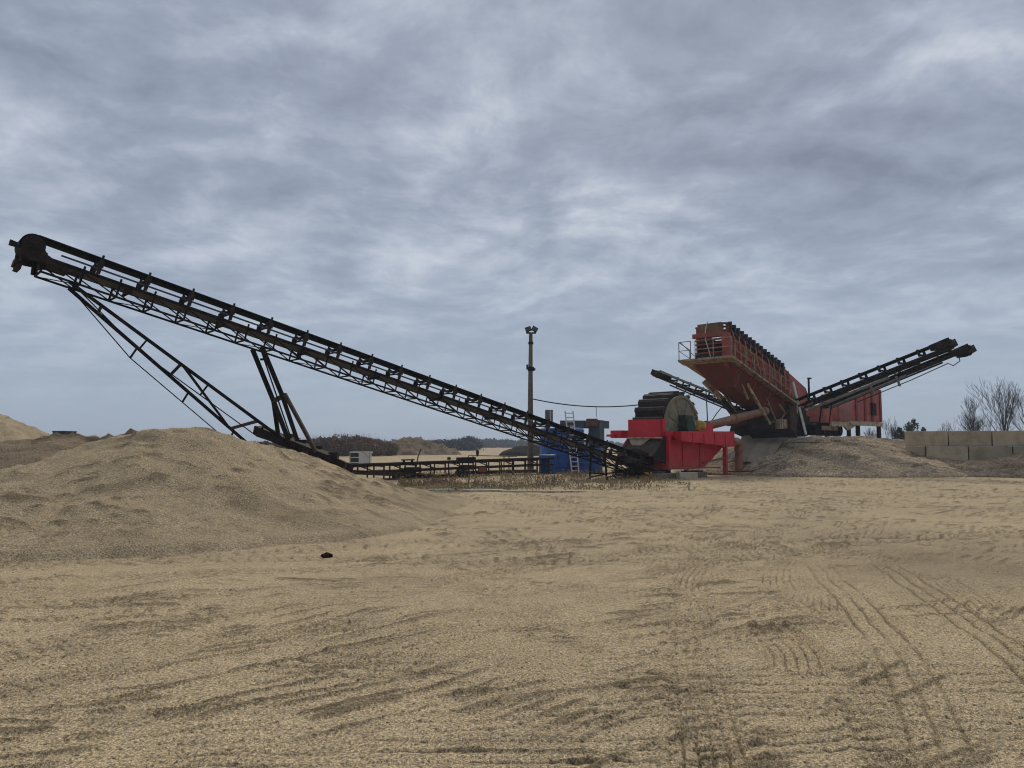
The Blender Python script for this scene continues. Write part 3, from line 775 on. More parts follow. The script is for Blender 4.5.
# wheel
WC = Q(1.78, -.3, 2.70)
RW = 1.84
def wp(r, a, off): return WC + DA * (math.cos(a) * r) + UZ * (math.sin(a) * r) + DB * off
b = MB(); b.prism([wp(1.60, 2 * math.pi * k / 40, -.02) for k in range(40)], DB * -.05); b.build('wheel_disc', M['disc'], wash)
b = MB(); b.prism([wp(1.60, 2 * math.pi * k / 40, -1.87) for k in range(40)], DB * -.05); b.build('wheel_disc', M['disc'], wash)
b = MB()
for k in range(40):
    a0, a1 = 2 * math.pi * k / 40, 2 * math.pi * (k + 1) / 40
    b.hexa([wp(1.47, a0, .0), wp(1.47, a1, .0), wp(1.61, a1, .0), wp(1.61, a0, .0), wp(1.47, a0, .05), wp(1.47, a1, .05), wp(1.61, a1, .05), wp(1.61, a0, .05)])
b.build('rim_ring', M['disc'], wash)
b = MB(); b.tube(WC - DB * .06, WC - DB * 1.85, 1.38, n=32); b.build('wheel_drum', M['bucket'], wash)
NB = 20
for k in range(NB):
    a = 2 * math.pi * (k + .3) / NB; da = 2 * math.pi / NB
    b = MB()
    b.prism([wp(r, a + x * da, -.07) for r, x in ((1.36, 0), (RW, -.04), (RW + .0, .26), (1.66, .50), (1.50, .97), (1.36, .97))], DB * -1.78)
    o = b.build('bucket', M['bucket'], wash)
    b = MB()
    b.prism([wp(r, a + x * da, -.05) for r, x in ((1.76, -.07), (RW + .02, -.07), (RW + .02, .02), (1.76, .02))], DB * -1.82)
    b.build('lip', M['lip'], o)
for k in range(8):
    a = 2 * math.pi * (k + .5) / 8
    b = MB(); b.bar(wp(.35, a, .03), wp(1.5, a, .03), .03, .05); b.build('spoke', M['disc'], wash)
b = MB(); b.box(WC + DB * .22 + UZ * .05 + DA * .05, (.74, .42, 1.0), (DA, DB, UZ)); b.tube(WC + DB * .0, WC + DB * .55, .40, n=14); b.box(WC + DB * .3 + DA * -.1 + UZ * -.35, (1.1, .3, .14), (DA, DB, UZ)); b.build('gearbox', M['green'], wash)
b = MB(); b.tube(WC + DB * .3 + DA * .35 + UZ * .1, WC + DB * .3 + DA * .75 + UZ * .1, .15, n=12); b.build('coupling', M['grey'], wash)
mc = WC + DB * .32 + DA * 1.1 + UZ * .02
mo = MB(); mo.tube(mc - DA * .28, mc + DA * .34, .27, n=16); o = mo.build('drive_motor', M['yellow'], wash, True)
b = MB()
for k in range(6): b.tube(mc + DA * (-.2 + .08 * k), mc + DA * (-.175 + .08 * k), .295, n=16)
b.build('cooling_fin', M['yellow'], o)
b = MB(); b.box(mc + UZ * -.3, (.6, .4, .12), (DA, DB, UZ)); b.build('motor_mount', M['red'], wash)
b = MB(); b.box(Q(4.35, -.7, 2.60), (.95, .95, .62), (DA, DB, UZ)); b.build('inlet_box', M['red'], wash)
b = MB(); b.box(Q(4.35, -.7, 2.30), (1.3, 1.2, .05), (DA, DB, UZ)); b.build('inlet_flange', M['oldred'], wash)
for t, b_ in ((5.3, .2), (5.3, -2.3)):
    b = MB(); b.box(Q(t, b_, .86), (.2, .2, 1.5), (DA, DB, UZ)); b.build('leg', M['red'], wash)
    b = MB(); b.box(Q(t, b_, .09), (.44, .44, .06), (DA, DB, UZ)); b.build('foot', M['oldred'], wash)
strut('leg_brace', Q(5.25, .2, 1.0), Q(3.5, -.1, .75), .07, .07, M['oldred'], wash)
strut('leg_brace', Q(5.25, -.1, .45), Q(3.2, -.15, .5), .06, .06, M['oldred'], wash)
# timbers and blocks it stands on
def block(name, c, size, m, label, cat, ang=45, group=None):
    c = V(c)
    a = R(ang); ax = (V((math.cos(a), math.sin(a), 0)), V((-math.sin(a), math.cos(a), 0)), UZ)
    b = MB(); bv = .02
    h = [s_ / 2 for s_ in size]
    vs = []
    for z, k in ((-h[2], bv), (-h[2] + bv, 0), (h[2] - bv, 0), (h[2], bv)):
        for sx, sy in ((-1, -1), (1, -1), (1, 1), (-1, 1)):
            vs.append(c + ax[0] * (sx * (h[0] - k)) + ax[1] * (sy * (h[1] - k)) + UZ * (z + h[2]))
    fs = [(3, 2, 1, 0), (12, 13, 14, 15)]
    for r_ in range(3):
        for k in range(4): fs.append((r_ * 4 + k, r_ * 4 + (k + 1) % 4, r_ * 4 + 4 + (k + 1) % 4, r_ * 4 + 4 + k))
    b.add(vs, fs)
    return tag(b.build(name, m), label, cat, group)
block('timber_sleeper', Q(1.0, .05, -.02), (4.6, .35, .30), M['timber'], 'long weathered timber under the near edge of the red tank', 'timber')
block('timber_sleeper', Q(.1, -1.9, -.02), (.35, 3.2, .40), M['timber'], 'grey timber under the left side of the red tank, beside the conveyor tail', 'timber')
block('timber_sleeper', Q(3.2, -.6, -.02), (1.6, .4, .34), M['rustdark'], 'dark short sleeper under the right end of the red tank', 'timber')
block('timber_sleeper', Q(1.0, -2.2, -.02), (4.6, .35, .48), M['timber'], 'timber behind the others under the far edge of the red tank', 'timber')
block('concrete_block', Q(.5, .75, -.02), (1.0, .4, .36), M['paleconc'], 'pale concrete block lying in front of the red tank', 'concrete block', 20)
block('yellow_block', Q(-.85, -.75, -.02), (.45, .35, .36), M['yellow'], 'yellow block beside the conveyor tail in front of the washer', 'block', 35)

# pipes
def pipe_obj(name, pts, r, m, label, cat, n=14):
    b = MB(); b.path(pts, r, n); return tag(b.build(name, m, None, True), label, cat)
feed = empty('slurry_pipe', Q(4.9, -.7, 2.75), 'rusty slurry pipe sloping from the screening machine down into the washer', 'pipe')
p0, p1 = Q(4.75, -.75, 2.72), at(766, 411, 47.0)
b = MB(); b.path([p0, p1], .25, 16); b.build('pipe', M['pipe'], feed, True)
for f_ in (.03, .45, .93):
    b = MB(); dd_ = (p1 - p0).normalized(); b.tube(lerp(p0, p1, f_), lerp(p0, p1, f_) + dd_ * .1, .31, n=16); b.build('flange', M['pipe'], feed, True)
dp = Q(6.85, .2, 0)
drain = empty('drain_pipe', dp, 'upright rusty pipe with a bend at the right end of the red trough', 'pipe')
b = MB(); b.path([dp + V((0, 0, -.1)), dp + V((0, 0, 1.35))], .225, 16); b.build('pipe', M['pipe'], drain, True)
b = MB(); b.path([dp + V((0, 0, 1.35)), dp + V((0, 0, 1.62)), dp + V((0, 0, 1.8)) - DA * .08, dp + V((0, 0, 1.87)) - DA * .25, dp + UZ * 1.88 - DA * .84], .26, 16); b.build('bend', M['pipe'], drain, True)
for z in (.35, .75, 1.1):
    b = MB(); b.tube(dp + UZ * z, dp + UZ * (z + .06), .245, n=16); b.build('collar', M['pipe'], drain, True)
hz_pts = [Q(6.1, .1, .03)]
pts = [at(x, y, Y) for x, y, Y in ((728, 471.5, 42), (738, 471.8, 42), (752, 471, 42.3), (765, 467.5, 43), (776, 461, 44), (788, 452, 45), (797, 444, 46))]
pipe_obj('hose', pts, .035, M['black'], 'thin black hose running from the drain pipe up the gravel mound', 'hose', 6)

# ------------------------------------------------------------------ red screening machine
P0 = at(735, 357, 43.0); PZ = P0.z; P0.z = 0
SL = -.290                       # the deck falls towards the feed end
def S(t, b_, z): return P0 + DA * t + DB * b_ + UZ * z
def D(t, b_, h): return S(t, b_, PZ + SL * t + h)      # height above the sloping catwalk
scr = empty('screening_machine', S(9, -1.5, 2.1), 'old dark red tracked screening machine on the gravel mound with three conveyors', 'screening machine')
WB = -2.75                       # far side of the box
# catwalk
def deckslab(name, t0, t1, b0, b1, h0, h1, m):
    b = MB(); b.prism([D(t0, b0, h0), D(t1, b0, h0), D(t1, b0, h1), D(t0, b0, h1)], DB * (b1 - b0)); return b.build(name, m, scr)
deckslab('catwalk', 0, 8.1, -.62, 0, -.10, 0, M['tan'])
deckslab('catwalk', -.35, .28, -3.55, .0, -.13, -.02, M['tan'])
deckslab('catwalk', .3, 8.1, -3.5, -2.95, -.10, 0, M['tan'])
# underside hopper
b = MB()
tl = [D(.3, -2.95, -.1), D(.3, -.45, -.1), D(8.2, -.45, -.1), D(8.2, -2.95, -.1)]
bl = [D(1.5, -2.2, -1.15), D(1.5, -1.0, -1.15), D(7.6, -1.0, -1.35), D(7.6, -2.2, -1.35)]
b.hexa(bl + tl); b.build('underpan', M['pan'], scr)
for t in (1.6, 3.4, 5.2, 7.0):
    b = MB(); b.bar(D(t, -.5, -.16), D(t, -.98, -1.12), .10, .08); b.build('pan_rib', M['oldred'], scr)
strut('chassis_rail', D(.2, -.72, -.22), D(8.3, -.72, -.22), .14, .26, M['oldred'], scr)
strut('chassis_rail', D(.2, -2.75, -.22), D(8.3, -2.75, -.22), .14, .26, M['oldred'], scr)
# screen box: side walls, end, top
HB = 2.14
for b_ in (-.75, -2.70):
    b = MB(); b.prism([D(t, b_, h) for t, h in ((.35, .0), (8.2, .0), (8.2, HB), (.35, HB))], DB * .08); b.build('side_wall', M['oldred'], scr)
for k in range(13):
    t = .55 + k * .62
    b = MB(); b.bar(D(t, -.64, .04), D(t, -.64, HB - .05), .13, .11); b.build('side_rib', M['oldred2'], scr)
strut('side_stiffener', D(.4, -.62, .85), D(8.1, -.62, .86), .07, .12, M['oldred'], scr)
strut('side_stiffener', D(.4, -.62, HB - .02), D(7.5, -.62, HB - .02), .12, .10, M['rustdark'], scr)
strut('side_stiffener', D(.4, -2.72, HB - .02), D(7.5, -2.72, HB - .02), .12, .10, M['rustdark'], scr)
b = MB(); b.prism([D(t, -2.6, h) for t, h in ((.5, 1.15), (8.1, 1.1), (8.1, 1.2), (.5, 1.25))], DB * 1.85); b.build('top_deck', M['rustdark'], scr)
b = MB(); b.prism([D(t, -2.6, h) for t, h in ((.5, .3), (8.1, .3), (8.1, .38), (.5, .38))], DB * 1.85); b.build('lower_deck', M['rustdark'], scr)
# discharge end
b = MB(); b.prism([D(.36, -2.69, h) for h in (.03, 1.2)] + [D(.36, -.72, h) for h in (1.2, .03)], DA * .05); b.build('end_panel', M['rustdark'], scr)
b = MB(); b.box(D(.22, -1.71, .22), (.14, 1.9, .36), (DA, DB, UZ)); b.build('rubber_curtain', M['black'], scr)
for h in (.48, .74, 1.0, 1.24):
    b = MB(); b.box(D(.22, -1.71, h), (.16, 1.94, .09), (DA, DB, UZ)); b.build('end_slat', M['oldred'], scr)
b = MB(); b.box(D(.2, -1.71, 1.50), (.42, 2.08, .26), (DA, DB, UZ)); b.build('end_flange', M['oldred'], scr)
b = MB(); b.box(D(.25, -1.68, 1.92), (.3, 1.55, .58), (DA, DB, UZ)); b.build('end_hood', M['brown'], scr)
b = MB(); b.box(D(.15, -.60, .78), (.3, .42, 1.5), (DA, DB, UZ)); b.build('drive_guard', M['oldred2'], scr)
pts = [D(.02, -1.72 + dx, h) for dx, h in ((.0, 2.24), (-.12, 1.9), (-.18, 1.5), (-.14, 1.1), (.0, .7), (.1, .35), (.2, .0))]
b = MB(); b.path(pts, .028, 6); b.build('white_cable', M['white'], scr)
# spray bars with hoses arching over the top edge
for k in range(15):
    t = .55 + k * .47
    b = MB()
    j = random.uniform(-.06, .06)
    b.path([D(t, -2.6, HB + .08), D(t, -1.8, HB + .16), D(t, -1.0, HB + .14), D(t + j, -.62, HB + .10 + random.uniform(-.02, .1)), D(t + j, -.52, HB - .12), D(t + j * 2, -.55, HB - .42)], .06, 6)
    b.build('spray_hose', M['black'], scr)
    b = MB(); b.box(D(t + .05, -.60, HB + .08), (.16, .2, .24), (DA, DB, UZ)); b.build('hose_clamp', M['black'], scr)
strut('spray_header', D(.45, -.56, HB - .40), D(7.5, -.56, HB - .45), .12, .12, M['rustdark'], scr, 'rod')
for k in range(10):
    t = .7 + k * .72; j = random.uniform(-.3, .3)
    b = MB(); b.path([D(t, -.5, HB - .35), D(t + .1 + j, -.47, HB - .8), D(t + .2 - j, -.5, .5), D(t + .25 + j, -.5, .12)], .034, 5)
    b.build('hanging_hose', M['tan'], scr)
# handrails
def rail(pts, h, posts=True, m=M['tan']):
    top = [p + UZ * h for p in pts]
    for a, c in zip(top[:-1], top[1:]):
        strut('handrail', a, c, .05, .05, m, scr, 'rod')
        strut('knee_rail', a - UZ * h * .5, c - UZ * h * .5, .04, .04, m, scr, 'rod')
    for p in pts: strut('rail_post', p, p + UZ * h, .05, .05, m, scr, 'rod')
rail([D(.1 + k * 1.14, -.04, 0) for k in range(8)], 1.02)
rail([D(-.3, -2.7, 0), D(-.3, -3.5, 0)], 1.05, m=M['grey'])
rail([D(-.3, -3.5, 0), D(.9, -3.5, 0)], 1.05, m=M['grey'])
rail([D(-.3, -.02, 0), D(-.3, -1.2, 0), D(-.3, -2.4, 0)], 1.05)
strut('rail_brace', D(-.3, -3.4, 1.05), D(.2, -2.75, .35), .04, .04, M['grey'], scr, 'rod')
# smooth red hood behind the box
b = MB()
b.prism([D(t, -2.7, h) for t, h in ((8.22, .1), (8.22, HB - .08), (10.6, HB - .22), (11.2, HB - .7), (11.2, .1))], DB * 2.05); b.build('feed_hood', M['oldred2'], scr)
strut('hood_post', S(10.9, -.55, 4.6), S(10.9, -.55, 6.15), .14, .14, M['black'], scr, 'rod')
b = MB(); b.box(S(10.92, -.5, 6.18), (.24, .2, .1), (DA, DB, UZ)); b.build('exhaust_cap', M['black'], scr)
# chassis, crawlers, power pack
b = MB(); b.prism([S(t, -2.45, z) for t, z in ((3.6, 2.55), (3.9, 3.05), (12.2, 3.15), (12.2, 2.55), (10.5, 2.25), (5.2, 2.2))], DB * 1.7); b.build('chassis', M['rustdark'], scr)
b = MB(); b.prism([S(t, -2.2, z) for t, z in ((2.8, 2.85), (3.0, 3.25), (6.2, 3.75), (6.2, 3.2))], DB * 1.3); b.build('tail_hopper', M['rustdark'], scr)
strut('tail_beam', S(2.6, -1.2, 3.6), S(6.5, -1.2, 3.72), .5, .25, M['rust'], scr)
def crawler(b_):
    t0, t1, z0, r = 10.9, 14.7, 2.75, .42
    poly = []
    for k in range(9):
        a = R(90) + R(180) * k / 8; poly.append(S(t0 + math.cos(a) * r, b_, z0 + math.sin(a) * r))
    for k in range(9):
        a = R(-90) + R(180) * k / 8; poly.append(S(t1 + math.cos(a) * r, b_, z0 + math.sin(a) * r))
    b = MB(); b.prism(poly, DB * .5); o = b.build('crawler_track', M['rubber'], scr)
    for k in range(5):
        p = S(t0 + .1 + k * .9, b_ + .5, z0 - .16); bb = MB(); bb.tube(p, p + DB * .05, .16, n=12); bb.build('track_roller', M['steel'], o)
    bb = MB(); bb.box(S((t0 + t1) / 2, b_ + .52, z0 + .1), (2.6, .08, .3), (DA, DB, UZ)); bb.build('track_frame', M['tan'], o)
    bb = MB()
    for k in range(14):
        bb.box(S(t0 + .02 + k * .29, b_ + .25, z0 + r + .025), (.2, .52, .05), (DA, DB, UZ))
    bb.build('track_pad', M['steel'], o)
crawler(-.55); crawler(-3.2)
b = MB(); b.box(S(9.2, -1.5, 3.6), (1.7, 2.2, 1.1), (DA, DB, UZ)); b.box(S(9.6, -.5, 3.3), (1.2, .5, .6), (DA, DB, UZ)); b.build('power_pack', M['rustdark'], scr)
b = MB(); b.box(S(7.9, -.55, 3.3), (.95, .5, 2.3), (DA, DB, UZ)); b.build('support_frame', M['rust'], scr)
b = MB(); b.box(S(8.6, -.5, 4.4), (.14, .3, 1.3), (DA, DB, UZ)); b.build('frame_post', M['tan'], scr)
b = MB(); b.box(S(6.8, -.75, 2.98), (1.05, .6, .68), (DA, DB, UZ)); o = b.build('tool_box', M['cream'], scr)
for k in range(3):
    bb = MB(); bb.box(S(6.45 + k * .35, -.43, 2.98), (.05, .05, .6), (DA, DB, UZ)); bb.build('box_rib', M['tan'], o)
strut('leg', at(793, 382, 47.4), at(806, 434.5, 45.2), .15, .15, M['white'], scr, 'rod')
k1 = D(2.2, -1.05, -1.05); k2 = at(749.5, 388, 45.6)
strut('ram', at(742, 374, 45.2), k2, .2, .2, M['tan'], scr, 'rod')
strut('ram', k2, at(770, 424, 46.6), .18, .18, M['cream'], scr, 'rod')
strut('ram_bracket', at(738, 372, 45.0), at(737, 391, 45.6), .18, .18, M['tan'], scr)
strut('boom_arm', at(704, 381, 46.6), at(722, 399, 46.6), .38, .28, M['tan'], scr)
strut('boom_arm', at(720, 397, 46.6), at(735, 416, 46.8), .34, .26, M['steel'], scr)
b = MB(); b.path([at(x, y, 46.4) for x, y in ((735, 392), (729, 401), (722, 407), (717, 413), (713, 419), (709, 425))], .03, 5); b.build('hose', M['black'], scr)
b = MB(); b.path([at(x, y, 46.4) for x, y in ((706, 391), (706.5, 400), (707, 410), (707.5, 421))], .035, 5); b.build('hose', M['black'], scr)
b = MB(); b.path([at(x, y, 46.2) for x, y in ((737, 404), (737, 409), (741, 410), (744, 407), (752, 409), (758, 406))], .03, 5); b.build('hose', M['black'], scr)
for (p_, q_) in ((D(1.6, -.75, -.3), D(3.2, -.95, -1.3)), (D(4.6, -.7, -.3), S(6.6, -.9, 3.3)), (D(6.3, -.7, -.3), S(7.6, -.6, 3.6)), (D(7.9, -.5, -.2), S(6.9, -.8, 3.2)), (D(3.0, -2.9, -.3), S(5.2, -2.4, 3.2))):
    strut('under_brace', p_, q_, .10, .10, M['tan'], scr)
for t in (1.2, 2.6, 4.0, 5.4, 6.8):
    strut('catwalk_bracket', D(t, -.02, -.10), D(t, -.72, -.38), .06, .08, M['oldred'], scr)
# feed hopper at the rear
fb = .75
b = MB(); b.prism([S(t, fb - 2.4, z) for t, z in ((14.2, 3.35), (15.2, 5.0), (15.4, 5.35), (20.2, 6.0), (20.2, 3.35))], DB * 2.4); b.build('feed_hopper', M['oldred2'], scr)
for t, zt_ in ((15.5, 5.2), (17.1, 5.4), (18.5, 5.6), (20.12, 5.8)):
    b = MB(); b.bar(S(t, fb + .06, 3.4), S(t, fb + .06, zt_), .14, .12); b.build('hopper_rib', M['oldred'], scr)
b = MB(); b.box(S(17.2, fb + .04, 3.22), (6.1, .2, .30), (DA, DB, UZ)); b.build('hopper_sill', M['cream'], scr)
b = MB(); b.prism([S(t, fb - .1, z) for t, z in ((11.2, 2.95), (11.2, 3.25), (14.0, 3.3), (15.6, 3.36), (15.0, 2.95), (13.9, 2.7), (13.4, 2.95))], DB * .15); b.build('hopper_bracket', M['cream'], scr)
b = MB(); b.box(S(18.6, fb + .10, 4.3), (.7, .16, .9), (DA, DB, UZ)); b.build('hopper_hatch', M['rustdark'], scr)
for t in (16.0, 20.05):
    for b_ in (fb - .1, fb - 2.3):
        b = MB(); b.box(S(t, b_, 2.58), (.24, .24, 1.06), (DA, DB, UZ)); b.build('hopper_leg', M['steel'], scr)
b = MB(); b.prism([S(t, -2.2, z) for t, z in ((11.5, 3.2), (11.9, 4.4), (14.2, 4.6), (14.2, 3.2))], DB * 2.3); b.build('side_hood', M['oldred2'], scr)

# side conveyors of the screener
def side_conveyor(A, B, hw, dep, label, seed, idn=7, rod=True):
    A, B = V(A), V(B); ax = (B - A); L = ax.length; ax.normalize()
    ws = ax.cross(UZ).normalized(); ns = ws.cross(ax)
    if ns.z < 0: ns = -ns
    def c(s, w=0, n=0): return A + ax * s + ws * w + ns * n
    f = MB()
    for w in (-hw, hw):
        f.bar(c(0, w, -dep * .62), c(L - .2, w, -dep * .62), .06, dep * .18)
        f.bar(c(.3, w, -dep * .98), c(L * .82, w, -dep * .92), .05, .09)
        for k in range(9):
            s = .4 + k * (L * .8) / 9; f.bar(c(s, w, -dep * .62), c(s, w, -dep), .05, .05)
    fo = f.build('side_conveyor', M['rustdark'], scr); fo['label'] = label
    b = MB(); b.sweep([(-hw, .0), (-hw * .5, -.04), (hw * .5, -.04), (hw, .0), (hw, -.04), (hw * .5, -.08), (-hw * .5, -.08), (-hw, -.04)], c(-.1), c(L), ws, ns); b.build('belt', M['rubber'], fo)
    b = MB(); b.sweep([(-hw, -dep * .62), (hw, -dep * .62), (hw, -dep * .64), (-hw, -dep * .64)], c(0), c(L), ws, ns); b.build('return_belt', M['rubber'], fo)
    b = MB(); b.tube(c(L, -hw, -.2), c(L, hw, -.2), .2, n=14); b.build('head_drum', M['steel'], fo)
    for k in range(idn):
        s = .8 + k * (L - 1.2) / idn
        b = MB()
        for w in (-hw - .03, hw + .03): b.bar(c(s, w, -dep * .5), c(s, w, .03), .14, .05)
        b.tube(c(s, -hw, -dep * .36), c(s, hw, -dep * .36), .05, n=7); b.build('idler', M['steel'], fo)
    for w in (-hw - .05, hw + .05):
        b = MB(); b.prism([c(s, w, n) for s, n in ((L - .9, .0), (L + .15, .02), (L + .18, -.36), (L - .4, -.46), (L - .9, -.34))], ws * (.05 if w > 0 else -.05)); b.build('head_plate', M['steel'], fo)
    for e in (-1, 1):
        b = MB(); p = c(L - .35, e * (hw + .10), -.24); b.tube(p, p + ws * (e * .37), .15, n=10); b.build('drive_motor', M['steel'], fo)
    if rod:
        b = MB(); b.path([c(.6, hw + .02, -dep * 1.25), c(L * .62, hw + .02, -dep * 1.12)], .085, 8); b.build('ram', M['grey'], fo)
    return c, L, fo
B1 = S(6.2, 1.0, 0)
cA = at(799, 399, 46.6); cB = at(949, 339.5, 39.8)
c1, L1, f1 = side_conveyor(cA, cB, .34, .74, 'nearer of the two side conveyors reaching out to the right', 1)
cA2 = at(822, 405.5, 48.2); cB2 = at(968, 345.5, 41.2)
c2, L2, f2 = side_conveyor(cA2, cB2, .30, .30, 'second side conveyor reaching furthest right behind the nearer one', 2)
b = MB(); b.path([c2(2.5, .5, -.75), c2(6, .5, -.72), c2(L2 - 1.1, .5, -.62), c2(L2 - .9, .5, -.85), c2(L2 - .5, .5, -.75), c2(L2 - .45, .5, -.45)], .028, 5); b.build('hose', M['black'], f2)
for s in (3.6, 5.2):
    b = MB(); b.bar(c2(s, .46, .0), c2(s, .46, -.8), .12, .10); b.build('hanger', M['grey'], f2)
b = MB(); b.bar(at(806, 410, 46.3), at(814, 398, 46.0), .18, .18); b.build('lift_ram', M['white'], f1)
b = MB(); b.bar(at(830, 400, 45.4), at(848, 391, 44.8), .09, .2); b.build('wear_plate', M['tan'], f1)
strut('conveyor_stay', at(822, 404, 46.0), at(818, 432, 46.5), .10, .10, M['steel'], scr, 'rod')
strut('conveyor_stay', at(832, 400, 45.6), at(829, 424, 46.5), .07, .07, M['steel'], scr, 'rod')
cA3 = at(766, 414, 47.6); cB3 = at(658, 370.5, 53.0)
c3, L3, f3 = side_conveyor(cA3, cB3, .42, .62, 'side conveyor reaching out to the left behind the bucket wheel', 3, rod=False)

# mats and rubber sheets around the mound
def heap_surface(x, y): return ground_z(x, y)
def sheet(name, corners, m, label, cat, thick=.03, n=10, wob=.05, seed=0, ribs=0):
    """draped sheet through four corners (a, b, c, d), with folds"""
    rnd = random.Random(seed)
    a, b_, c, d_ = [V(p) for p in corners]
    b = MB(); vs = []
    nrm = (b_ - a).cross(d_ - a).normalized()
    ph = [rnd.uniform(0, 6) for _ in range(4)]
    for lay in (0, 1):
        for j in range(n + 1):
            for i in range(n + 1):
                u, v = i / n, j / n
                p = a * (1 - u) * (1 - v) + b_ * u * (1 - v) + c * u * v + d_ * (1 - u) * v
                w = wob * (math.sin(u * (ribs or 4) * 6.28 + ph[0]) + .5 * math.sin(v * 7 + u * 5 + ph[1]))
                vs.append(p + nrm * (w + lay * thick))
    m2 = (n + 1) ** 2; fs = []
    for j in range(n):
        for i in range(n):
            q = j * (n + 1) + i
            fs.append((q, q + 1, q + n + 2, q + n + 1)); fs.append((m2 + q + n + 1, m2 + q + n + 2, m2 + q + 1, m2 + q))
    for i in range(n):
        for (p, q) in ((i, i + 1), (n * (n + 1) + i, n * (n + 1) + i + 1), (i * (n + 1), (i + 1) * (n + 1)), (i * (n + 1) + n, (i + 1) * (n + 1) + n)):
            fs.append((p, q, m2 + q, m2 + p))
    b.add(vs, fs)
    return tag(b.build(name, m, None, True), label, cat)
sheet('rubber_sheet', (at(728, 462, 43.4), at(768, 464, 43.2), at(786, 437, 46.0), at(742, 436.5, 46.4)), M['membrane'], 'grey folded rubber sheet draped down the mound behind the drain pipe', 'rubber sheet', n=28, wob=.045, seed=2, ribs=2.7)
sheet('rubber_mat', (at(764, 470, 42.5), at(772, 474, 41.4), at(784, 468.5, 41.8), at(775, 465, 43)), M['membrane'], 'small curled black mat lying at the foot of the gravel mound', 'mat', n=8, wob=.03, seed=5)
sheet('conveyor_skirt', (at(745, 430, 45.6), at(752, 438, 45.2), at(797, 437, 44.8), at(790, 428, 45.4)), M['rubber'], 'black rubber belt strip lying under the screening machine', 'belt strip', n=10, wob=.04, seed=6)
block('plank', at(803, 441.5, 44.2) - UZ * .1, (1.7, .5, .10), M['membrane'], 'grey rubber-covered plank lying on the mound below the white leg', 'plank', -42)

# ------------------------------------------------------------------ concrete block wall
wall = empty('block_wall', at(980, 475, 43.2), 'wall of large tan concrete blocks behind the gravel pile at the right', 'block wall')
wa, wb_ = at(906, 431, 44.6), at(1022, 430.5, 42.6)
wd = wb_ - wa; wd.z = 0; wd.normalize()
wn = V((wd.y, -wd.x, 0))
BL, BH, BD = 2.17, .89, .9
ztop = wa.z
bm_ = MB()
for i in range(4):
    pass
def conc_block(c, L):
    b = MB(); k = .025
    h = (L / 2 - .018, BD / 2, BH / 2 - .012); vs = []
    for z, kk in ((-h[2], k), (-h[2] + k, 0), (h[2] - k, 0), (h[2], k)):
        for sx, sy in ((-1, -1), (1, -1), (1, 1), (-1, 1)):
            vs.append(c + wd * (sx * (h[0] - k * .6 - (kk * .4))) - wn * (sy * (h[1] - kk)) + UZ * z)
    fs = [(3, 2, 1, 0), (12, 13, 14, 15)]
    for r_ in range(3):
        for q in range(4): fs.append((r_ * 4 + q, r_ * 4 + (q + 1) % 4, r_ * 4 + 4 + (q + 1) % 4, r_ * 4 + 4 + q))
    b.add(vs, fs); b.build('block', M['concrete'], wall)
for row in range(3):
    for i in range(6):
        s = (i + .5) * BL - (BL * .55 if row % 2 else 0)
        c = wa + wd * s + wn * random.uniform(-.02, .02) - wn * (BD / 2)
        c.z = ztop - BH * (row + .5) + .0
        if row % 2 and i == 0:
            conc_block(c + wd * (BL * .275), BL * .45)
        else:
            conc_block(c, BL)

# ------------------------------------------------------------------ tanks, cabin and ladder behind the conveyor
def cyl_tank(name, px, pyb, pyt, wpx, Y, m, label, cat='tank', horizontal=False):
    p = at(px, pyb, Y); q = at(px, pyt, Y); r = wpx / 2 / 760 * Y
    o = empty(name, (p.x, p.y, 0), label, cat)
    z0, z1 = 0.0, q.z
    b = MB(); b.path([(p.x, p.y, z0), (p.x, p.y, z0 + .04), (p.x, p.y, z1 - .12), (p.x, p.y, z1 - .03), (p.x, p.y, z1)], [r * .97, r, r, r * .95, r * .8], 28); b.build('shell', m, o, True)
    for f_ in (.12, .4, .68, .94):
        b = MB(); z = z0 + (z1 - z0) * f_; b.path([(p.x, p.y, z - .04), (p.x, p.y, z), (p.x, p.y, z + .04)], [r * 1.0, r * 1.03, r * 1.0], 28); b.build('hoop', m, o, True)
    b = MB(); b.tube((p.x, p.y, z1), (p.x, p.y, z1 + .07), r * .3, n=14); b.build('lid', M['black'], o)
    return o
cyl_tank('water_tank', 548, 473, 454.5, 18, 45.5, M['blue'], 'small bright blue water tank in front, nearest the lamp pole')
cyl_tank('water_tank', 562, 472, 428, 44, 48.5, M['blue'], 'tall blue water tank behind the small blue tank')
cyl_tank('water_tank', 589, 471, 447, 27, 46.6, M['blue'], 'squat dark blue tank to the right of the ladder')
# teal bin on posts
tb = empty('teal_bin', (at(581, 470, 50.5).x, 50.5, 0), 'teal steel bin standing above the blue tanks on steel columns', 'bin')
pa, pb = at(560, 420.5, 51), at(600, 420.5, 49.6)
ex = (pb - pa).normalized(); ey = V((-ex.y, ex.x, 0))
b = MB(); cc_ = (pa + pb) / 2 + ey * .8; b.box((cc_.x, cc_.y, pa.z - .27), ((pb - pa).length, 1.6, .50), (ex, ey, UZ)); o = b.build('body', M['teal'], tb)
for f_ in (.2, .4, .6, .8):
    p = lerp(pa, pb, f_); bb = MB(); bb.box(p - ey * .02 - UZ * .27, (.06, .06, .5), (ex, ey, UZ)); bb.build('rib', M['teal'], o)
b = MB(); p = at(594, 426, 49.5); b.box(V((p.x, p.y, 0)) + ey * .4 + UZ * (pa.z - 1.55), (.78, .8, 3.06), (ex, ey, UZ)); b.build('column', M['teal'], tb)
b = MB(); p = at(592, 422.5, 49.4); b.box(p, (.72, .2, .5), (ex, ey, UZ)); b.build('rusty_panel', M['brown'], tb)
